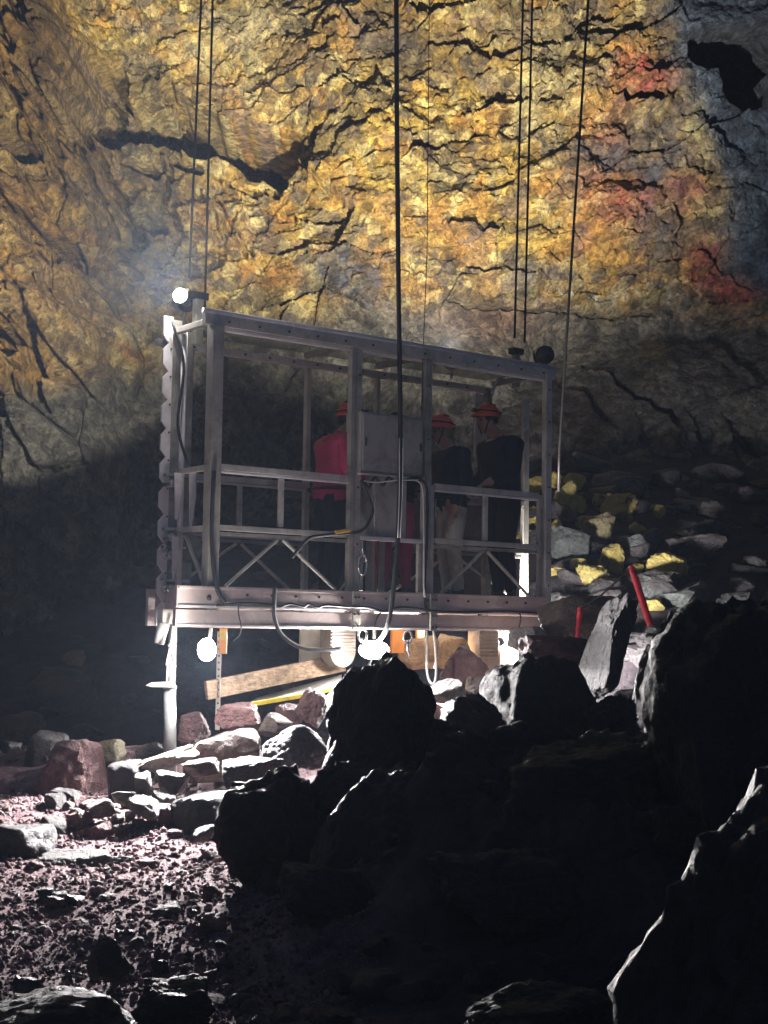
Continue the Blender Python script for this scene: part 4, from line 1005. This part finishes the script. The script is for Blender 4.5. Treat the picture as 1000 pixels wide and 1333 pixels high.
# rubble right of the lift
Q = 'rubble on the slope right of the lift'
for i, (px, py, w, h, Y, mt, lb) in enumerate((
    (696, 634, 34, 28, 17.6, 'sulphur_rock', 'yellow stone seen just left of the right lift post, upper'),
    (692, 682, 30, 48, 16.8, 'sulphur_rock', 'tall yellow stone left of the right lift post, lower'),
    (668, 692, 14, 34, 16.6, 'sulphur_rock', 'narrow yellow stone seen through the right bay'),
    (736, 650, 36, 46, 17.2, 'sulphur_rock', 'tall yellow block just right of the right lift post'),
    (754, 658, 20, 26, 17.1, 'sulphur_rock', 'small yellow stone beside the tall yellow block'),
    (806, 660, 46, 40, 17.2, 'sulphur_rock', 'cracked yellow grey block high in the rubble'),
    (773, 750, 44, 36, 15.3, 'sulphur_rock', 'bright yellow stone low in the rubble, left of the long red stanchion'),
    (868, 738, 58, 40, 15.4, 'sulphur_rock', 'large yellow stained boulder right of the long red stanchion'),
    (849, 786, 32, 24, 14.6, 'sulphur_rock', 'small yellow stone at the foot of the long red stanchion'),
    (728, 742, 26, 16, 15.6, 'sulphur_rock', 'flat yellow flake against the right lift post'),
    (858, 667, 16, 20, 17.1, 'sulphur_rock', 'little yellow stone by itself in the dark rubble'),
    (742, 712, 58, 48, 16.0, 'green_rock', 'greenish grey boulder right of the right lift post'),
    (776, 692, 52, 46, 16.4, 'olive_rock', 'olive grey block in the middle of the rubble'),
    (797, 727, 32, 42, 15.7, 'sulphur_rock', 'dull yellow stone above the long red stanchion'),
    (846, 702, 30, 32, 16.3, 'green_rock', 'greenish stone above the large yellow boulder'),
    (906, 716, 76, 38, 15.9, 'basalt', 'long dark boulder dipping right at the right of the rubble'),
    (850, 765, 42, 42, 14.9, 'green_rock', 'dark green block under the large yellow boulder'),
    (925, 690, 50, 26, 16.6, 'green_rock', 'flat dark slab above the long dark boulder'),
    (815, 630, 60, 26, 18.0, 'green_rock', 'flat greenish slab at the top of the rubble'),
    (770, 605, 60, 22, 18.8, 'green_rock', 'thin dark slab lying along the top of the rubble'),
    (985, 735, 36, 26, 15.6, 'basalt', 'dark stone near the right picture edge'),
    (724, 625, 26, 24, 0, 'sulphur_rock', 'yellow stone touching the upper part of the right lift post'), (748, 628, 30, 26, 0, 'sulphur_rock', 'yellow block at the upper end of the yellow cluster'),
    (760, 682, 24, 22, 0, 'sulphur_rock', 'small yellow stone above the olive grey block in the middle of the rubble'), (722, 690, 22, 30, 0, 'sulphur_rock', 'narrow yellow stone right beside the right lift post, lower'),
    (830, 690, 24, 20, 0, 'sulphur_rock', 'small yellow stone left of the greenish stone'), (826, 745, 22, 26, 0, 'sulphur_rock', 'yellow stone behind the long red stanchion'),
    (752, 735, 26, 18, 0, 'sulphur_rock', 'flat yellow stone under the greenish grey boulder'), (785, 655, 30, 26, 0, 'sulphur_rock', 'yellow stone left of the cracked yellow grey block'),
    (905, 760, 26, 16, 14.6, 'red_rock', 'small red stone in the dark below the long dark boulder'))):
    R('rubble_rock', px, py, w, h, None, 401 + i, mt, lb, sub=4, flat=True, fine=.10, rough=.12, rot=.25 if i % 3 else -.15, group=Q)
# stones scattered over the floor
POOL = [(s, k) for s in (501, 502, 503, 504, 505) for k in ({'rough': .12, 'planes': 9}, {'fine': .14, 'rough': .14})]
def scatter(n, x0, x1, y0, y1, smin, smax, mats, name, label, group, seed, dens=None, flat=.7, sub=3, tries=12):
    rng = random.Random(seed); made = 0
    for _ in range(n * tries):
        if made >= n: break
        x, y = rng.uniform(x0, x1), rng.uniform(y0, y1)
        if dens is not None and rng.random() > dens(x, y): continue
        s = smin * (smax / smin) ** (rng.random() ** 1.7)
        sd, kw = POOL[rng.randrange(len(POOL))]
        me = rock_mesh(sd, M[mats[rng.randrange(len(mats))]], sub, **kw)
        o = bpy.data.objects.new(name, me); COL.objects.link(o)
        sx, sy, sz = s * rng.uniform(.8, 1.3), s * rng.uniform(.7, 1.1), s * rng.uniform(.5, .85) * (flat / .7)
        o.scale = (sx, sy, sz); o.location = (x, y, gz(x, y) + sz * rng.uniform(.12, .34))
        o.rotation_euler = (rng.uniform(-.4, .4), rng.uniform(-.4, .4), rng.uniform(0, 6.28))
        mat_word = me.materials[0].name.split()[0]; col_word = {'dark': 'dark grey', 'greenish': 'greenish'}.get(mat_word, mat_word)
        size_word = 'tiny' if s < smin * (smax / smin) ** .12 else ('small' if s < smin * (smax / smin) ** .4 else 'larger')
        fy_, fx_ = (y - y0) / (y1 - y0), (x - x0) / (x1 - x0)
        place = ('near' if fy_ < .33 else 'middle' if fy_ < .67 else 'far') + (' left' if fx_ < .33 else '' if fx_ < .67 else ' right')
        tag(o, f'{size_word} {col_word} {label.format(place=place + " part")}', 'stone', group); made += 1
scatter(230, -2.7, -.35, 4.9, 10.4, .035, .15, ['grey_rock', 'brown_rock', 'red_rock', 'basalt'], 'stone', 'loose stone in the {place} of the lit gravel slope', 'stones on the gravel slope', 11)
scatter(120, -3.0, -.35, 9.8, 12.0, .06, .24, ['red_rock', 'brown_rock', 'grey_rock', 'basalt'], 'heap_stone', 'stone in the {place} of the heap below the lift', H, 12)
scatter(75, .1, 2.6, 11.8, 14.4, .09, .34, ['red_rock', 'orange_rock', 'brown_rock', 'grey_rock'], 'lit_stone', 'stone in the {place} of the lit ground under the lift', U, 13)
scatter(295, 1.1, 6.6, 14.6, 19.6, .16, .6, ['green_rock', 'basalt', 'basalt', 'black_basalt', 'basalt'], 'rubble_stone', 'block in the {place} of the rubble slope', Q, 14, flat=.5)
scatter(80, -7, -.4, 15, 20.5, .2, .8, ['basalt', 'black_basalt', 'brown_rock'], 'slope_stone', 'block in the {place} of the unlit slope behind the lift', 'blocks on the dark slope', 15)
scatter(110, -.45, 1.9, 4.4, 7.8, .05, .24, ['black_basalt', 'basalt'], 'dark_stone', 'stone in the {place} of the unlit floor at lower middle', 'stones on the dark floor', 16)
# gravel too small to count
def gravel(n, seed):
    rng = np.random.RandomState(seed)
    D, Fs = ico(1); Fa = np.array(Fs)
    x = rng.uniform(-3.2, .0, n); y = 4.5 + 6.6 * rng.rand(n) ** 1.15
    z = ground_co(x[None, :], y[None, :])[0, :, 2]
    s = .0045 * (5.5 ** (rng.rand(n) ** 2.6))
    V = D[None] * (1 + .35 * rng.uniform(-1, 1, (n, len(D), 1)))
    V = V * (s[:, None] * rng.uniform(.6, 1.3, (n, 3)))[:, None, :]
    a = rng.uniform(0, 6.28, n); c, sn = np.cos(a)[:, None], np.sin(a)[:, None]
    X = V[..., 0] * c - V[..., 1] * sn; Y = V[..., 0] * sn + V[..., 1] * c
    V = np.stack([X + x[:, None], Y + y[:, None], V[..., 2] + z[:, None] + (s * .25)[:, None]], -1).reshape(-1, 3)
    Fx = (Fa[None] + (np.arange(n) * len(D))[:, None, None]).reshape(-1, 3)
    me = bpy.data.meshes.new('gravel')
    me.vertices.add(len(V)); me.vertices.foreach_set('co', V.reshape(-1).astype(np.float32))
    me.loops.add(Fx.size); me.loops.foreach_set('vertex_index', Fx.reshape(-1).astype(np.int32))
    me.polygons.add(len(Fx)); me.polygons.foreach_set('loop_start', (np.arange(len(Fx)) * 3).astype(np.int32)); me.polygons.foreach_set('loop_total', np.full(len(Fx), 3, np.int32))
    me.update(calc_edges=True); me.validate(); me.materials.append(M['pebble'])
    o = link(bpy.data.objects.new('gravel', me)); tag(o, 'loose purple grey scoria gravel covering the lit slope', 'gravel', kind='stuff')
gravel(27000, 5)

# ------------------------------------------------------------------ people in the lift
def person(loc, rz, height, label, jacket, trousers, helmet, hair, lean=0.0, nod=0.0, bulk=1.0, arms=None, long_hair=False, stance=.1):
    """one continuous skinned body facing -Y, standing at loc; clothes are face materials, helmet and hair are parts"""
    t = empty('person', loc, rz); tag(t, label, 'person', 'people riding in the lift')
    k = height / 1.75
    def up(z): return lean * max(0, z - .95)               # forward lean grows with height
    J = {}; E_ = []; RAD = {}; MATI = {}
    def j(n, x, y, z, r, parent=None, mi=0):
        J[n] = Vector((x, y - up(z), z)) * k; RAD[n] = (r if isinstance(r, tuple) else (r, r)); MATI[n] = mi
        if parent: E_.append((parent, n))
    b = bulk
    j('pelvis', 0, 0, .95, (.165 * b, .13 * b), None, 1)
    j('waist', 0, -.01, 1.09, (.165 * b, .13 * b), 'pelvis', 0); j('chest', 0, -.01, 1.29, (.19 * b, .145 * b), 'waist', 0)
    j('collar', 0, .01, 1.43, (.125 * b, .105 * b), 'chest', 0); j('stand', 0, .0, 1.475, (.075, .075), 'collar', 0); j('neck', 0, -.01, 1.52, .056, 'stand', 2)
    ny = -.03 - .08 * nod
    j('jaw', 0, ny - .03, 1.575 - .02 * nod, (.068, .075), 'neck', 2); j('brow', 0, ny - .02, 1.665 - .02 * nod, (.077, .092), 'jaw', 2); j('crown', 0, ny, 1.72 - .02 * nod, (.06, .07), 'brow', 2)
    arms = arms or {}
    for s, side in ((-1, 'r'), (1, 'l')):
        el, wr = arms.get(side, ((.24, -.02, 1.14), (.21, -.24, 1.06)))
        j('sh' + side, s * .175 * b, .01, 1.405, .085 * b, 'collar', 0); j('el' + side, s * el[0], el[1], el[2], .062 * b, 'sh' + side, 0)
        j('wr' + side, s * wr[0], wr[1], wr[2], .042, 'el' + side, 0)
        d = (J['wr' + side] - J['el' + side]).normalized()
        def hj(n, v, r, par): J[n] = v; RAD[n] = (r, r); MATI[n] = 2; E_.append((par, n))
        wv = J['wr' + side]; sx = Vector((1, 0, 0))
        hj('palm' + side, wv + d * .055 * k, .030, 'wr' + side)
        for q, (off, ln) in enumerate(((-.027, .062), (-.009, .072), (.009, .068), (.027, .055))):
            a = wv + d * .095 * k + sx * off; hj(f'f{q}a' + side, a, .0095, 'palm' + side)
            c = a + d * ln * .5 + Vector((0, 0, -.012)); hj(f'f{q}b' + side, c, .0085, f'f{q}a' + side)
            hj(f'f{q}c' + side, c + d * ln * .35 + Vector((0, 0, -.03)), .0075, f'f{q}b' + side)
        a = wv + d * .05 * k + sx * (-s * .04); hj('t0' + side, a, .011, 'palm' + side); hj('t1' + side, a + d * .035 + sx * (-s * .012) + Vector((0, 0, -.012)), .009, 't0' + side)
        j('hip' + side, s * .085, .005, .87, .105 * b, 'pelvis', 1); j('kn' + side, s * stance, -.02 - .03 * s * .5, .50, .074 * b, 'hip' + side, 1)
        j('an' + side, s * (stance + .01), .025, .11, .055, 'kn' + side, 1); j('heel' + side, s * (stance + .01), .03, .045, .045, 'an' + side, 3); j('toe' + side, s * (stance + .03), -.17, .036, .036, 'heel' + side, 3)
    names = list(J); idx = {n: i for i, n in enumerate(names)}
    me = bpy.data.meshes.new('skeleton'); me.from_pydata([tuple(J[n]) for n in names], [(idx[a], idx[c]) for a, c in E_], [])
    tmp = bpy.data.objects.new('skeleton', me); COL.objects.link(tmp)
    tmp.modifiers.new('skin', 'SKIN'); tmp.modifiers.new('sub', 'SUBSURF').levels = 2
    for i, n in enumerate(names):
        sv = me.skin_vertices[0].data[i]; sv.radius = (RAD[n][0] * k, RAD[n][1] * k); sv.use_root = (n == 'pelvis')
    dg = bpy.context.evaluated_depsgraph_get(); dg.update()
    body = bpy.data.meshes.new_from_object(tmp.evaluated_get(dg)); bpy.data.objects.remove(tmp)
    body.name = 'body'; body.materials.clear()
    for mt in (jacket, trousers, 'skin', 'boot'): body.materials.append(M[mt])
    n = len(body.vertices); co = np.empty(n * 3, np.float32); body.vertices.foreach_get('co', co); co = co.reshape(-1, 3)
    # cloth folds
    q = co * 7.0; nz_ = fbm(q[:, 0], q[:, 1], q[:, 2] * 1.6, 3, 5, .6)
    segA = np.array([J[a] for a, c in E_]); segB = np.array([J[c] for a, c in E_]); segM = np.array([MATI[c] for a, c in E_])
    def seg_of(p):
        ab = segB - segA
        tt = np.clip(((p[:, None] - segA) * ab).sum(-1) / np.maximum((ab * ab).sum(-1), 1e-9), 0, 1)
        d = np.linalg.norm(p[:, None] - (segA + tt[..., None] * ab), axis=-1)
        return segM[d.argmin(1)]
    vm = seg_of(co)
    no = np.empty(n * 3, np.float32); body.vertices.foreach_get('normal', no); no = no.reshape(-1, 3)
    co = co + no * (nz_ * .016 * (vm < 2))[:, None]
    body.vertices.foreach_set('co', co.reshape(-1))
    fc = np.array([p.center[:] for p in body.polygons]); fm = seg_of(fc)
    hem = .90 * k
    fm = np.where((fm == 0) & (fc[:, 2] < hem), 1, fm); fm = np.where((fm == 1) & (fc[:, 2] > hem) & (np.abs(fc[:, 0]) < .26), 0, fm)
    body.polygons.foreach_set('material_index', fm.astype(np.int32)); body.polygons.foreach_set('use_smooth', [True] * len(body.polygons)); body.update()
    bo = link(bpy.data.objects.new('body', body), t)
    H = J['brow'] + Vector((0, .012, .012)); 
    # face: eyes, brow ridge, nose, mouth, ears
    fy = J['brow'].y - .088 * k
    for s in (-1, 1):
        MB().ball((s * .031, fy + .016, J['brow'].z - .028), (.012, .009, .007), 8, 6).build('eye', M['shell_eye'], bo, smooth=True)
        MB().ball((s * .077, J['brow'].y + .012, J['brow'].z - .045), (.012, .02, .03), 8, 6).build('ear', M['skin'], bo, smooth=True)
    MB().tube([(0, fy + .012, J['brow'].z - .022), (0, fy - .012, J['brow'].z - .058), (0, fy + .008, J['brow'].z - .066)], [.008, .014, .01], 8).build('nose', M['skin'], bo, smooth=True)
    MB().ball((0, fy + .018, J['jaw'].z - .004), (.022, .008, .006), 8, 6).build('mouth', M['maroon'], bo, smooth=True)
    if helmet:
        h = MB().ball((0, 0, 0), (.108, .128, .115), 20, 10, -.12); hv = h.v
        for f0 in range(len(hv)):
            a = math.atan2(hv[f0].x, -hv[f0].y)
            if hv[f0].z > .03: hv[f0] *= 1 + .02 * math.cos(a * 6)
        h.v = [H + Vector((0, 0, .015)) + v for v in hv]
        ho = h.build('helmet', M[helmet], t, smooth=True)
        ring = [H + Vector((.112 * math.sin(a), -.132 * math.cos(a) - (.03 if abs(a) < 1.0 else 0) * math.cos(a * 1.5), .004)) for a in np.linspace(-math.pi, math.pi, 25)]
        MB().tube(ring, .011, 6).build('brim', M[helmet], ho, smooth=True)
        MB().tube([H + Vector((.114 * math.sin(a), -.134 * math.cos(a), .042 + .01 * math.cos(a))) for a in np.linspace(-math.pi, math.pi, 25)], .006, 6).build('lamp_band', M['black_cloth'], ho, smooth=True)
        MB().box(H + Vector((0, -.148, .052)), (.05, .032, .036)).build('head_lamp', M['black_paint'], ho, bevel=.006)
        for s in (-1, 1):
            MB().tube([H + Vector((s * .096, -.03, -.0)), H + Vector((s * .085, -.045, -.07)), J['jaw'] + Vector((s * .03, -.03, -.055))], .006, 6, 4).build('chin_strap', M['black_cloth'], ho, smooth=True)
        for q in range(3):
            MB().ball(H + Vector((.0 + (q - 1) * .045, .02, .122 - abs(q - 1) * .012)), (.012, .05, .012), 8, 6).build('vent', M['black_cloth'], ho, smooth=True)
    hr = MB().ball(H + Vector((0, .018, -.01)), (.092, .10, .098 if helmet else .112), 16, 10, -.5 if not long_hair else -.8)
    ho2 = hr.build('hair', M[hair], t, smooth=True)
    if long_hair:
        MB().tube([H + Vector((0, .085, -.02)), H + Vector((0, .14, -.10)), H + Vector((0, .13, -.22)), H + Vector((0, .10, -.30))], [.03, .045, .04, .012], 10, 5).build('ponytail', M[hair], ho2, smooth=True)
    # hood at the back of the collar and a harness strap
    c = J['collar']
    MB().tube([c + Vector((-.11, .02, .03)), c + Vector((-.07, .10, .02)), c + Vector((0, .125, .01)), c + Vector((.07, .10, .02)), c + Vector((.11, .02, .03))], [.03, .05, .058, .05, .03], 10, 5).build('hood', M[jacket], t, smooth=True)
    w = J['pelvis']
    MB().tube([w + Vector((.172 * b * math.sin(a), .14 * b * math.cos(a) - .005, .03)) for a in np.linspace(0, 2 * math.pi, 21)], .014, 6).build('harness_belt', M['black_cloth'], t, smooth=True)
    MB().tube([w + Vector((.0, -.15 * b, .03)), w + Vector((.03, -.17 * b, -.06)), w + Vector((.02, -.16 * b, -.14))], .008, 6, 4).build('carabiner', M['chrome'], t, smooth=True)
    return t
FLOOR = .235
def in_lift(px, y): v = LP(px, 640, y); return L2W((v.x, y, FLOOR))
hang = {'r': ((.25, .02, 1.13), (.24, -.10, .90)), 'l': ((.25, .02, 1.13), (.24, -.10, .90))}
person(in_lift(432, .40), YAW + math.radians(80), 1.68, 'person in a maroon jacket and red helmet standing behind the left middle post', 'maroon', 'black_cloth', 'helmet_red', 'hair', lean=.16, nod=.4, bulk=1.42)
person(in_lift(588, .36), YAW - math.radians(98), 1.68, 'person in a navy jacket and pale beige trousers with coral helmet beside the cabinet', 'navy', 'tan_cloth', 'helmet_pink', 'fair_hair', lean=.05, nod=.7, bulk=1.1, long_hair=True, arms=hang)
person(in_lift(655, .38), YAW - math.radians(100), 1.86, 'person in dark jacket and black trousers with red helmet in the right bay', 'navy', 'black_cloth', 'helmet_red', 'hair', lean=.10, nod=.8, bulk=1.22)
person(in_lift(515, .52), YAW + math.radians(150), 1.70, 'person in maroon trousers mostly hidden behind the control cabinet', 'black_cloth', 'maroon', None, 'hair', lean=.03, bulk=1.1)

# ------------------------------------------------------------------ the air
def haze_box():
    mb = MB(); mb.box((0, 12.2, 6.2), (40, 35, 18.4))
    m = bpy.data.materials.new('cave mist'); m.use_nodes = True
    nt = m.node_tree; nt.nodes.remove(nt.nodes['Principled BSDF'])
    v = nt.nodes.new('ShaderNodeVolumePrincipled'); v.inputs['Density'].default_value = HAZE
    v.inputs['Color'].default_value = (.6, .75, 1.0, 1); v.inputs['Anisotropy'].default_value = 0.3
    nt.links.new(v.outputs[0], nt.nodes['Material Output'].inputs['Volume'])
    o = mb.build('haze', m); tag(o, 'thin pale mist filling the cave', kind='stuff')
haze_box()
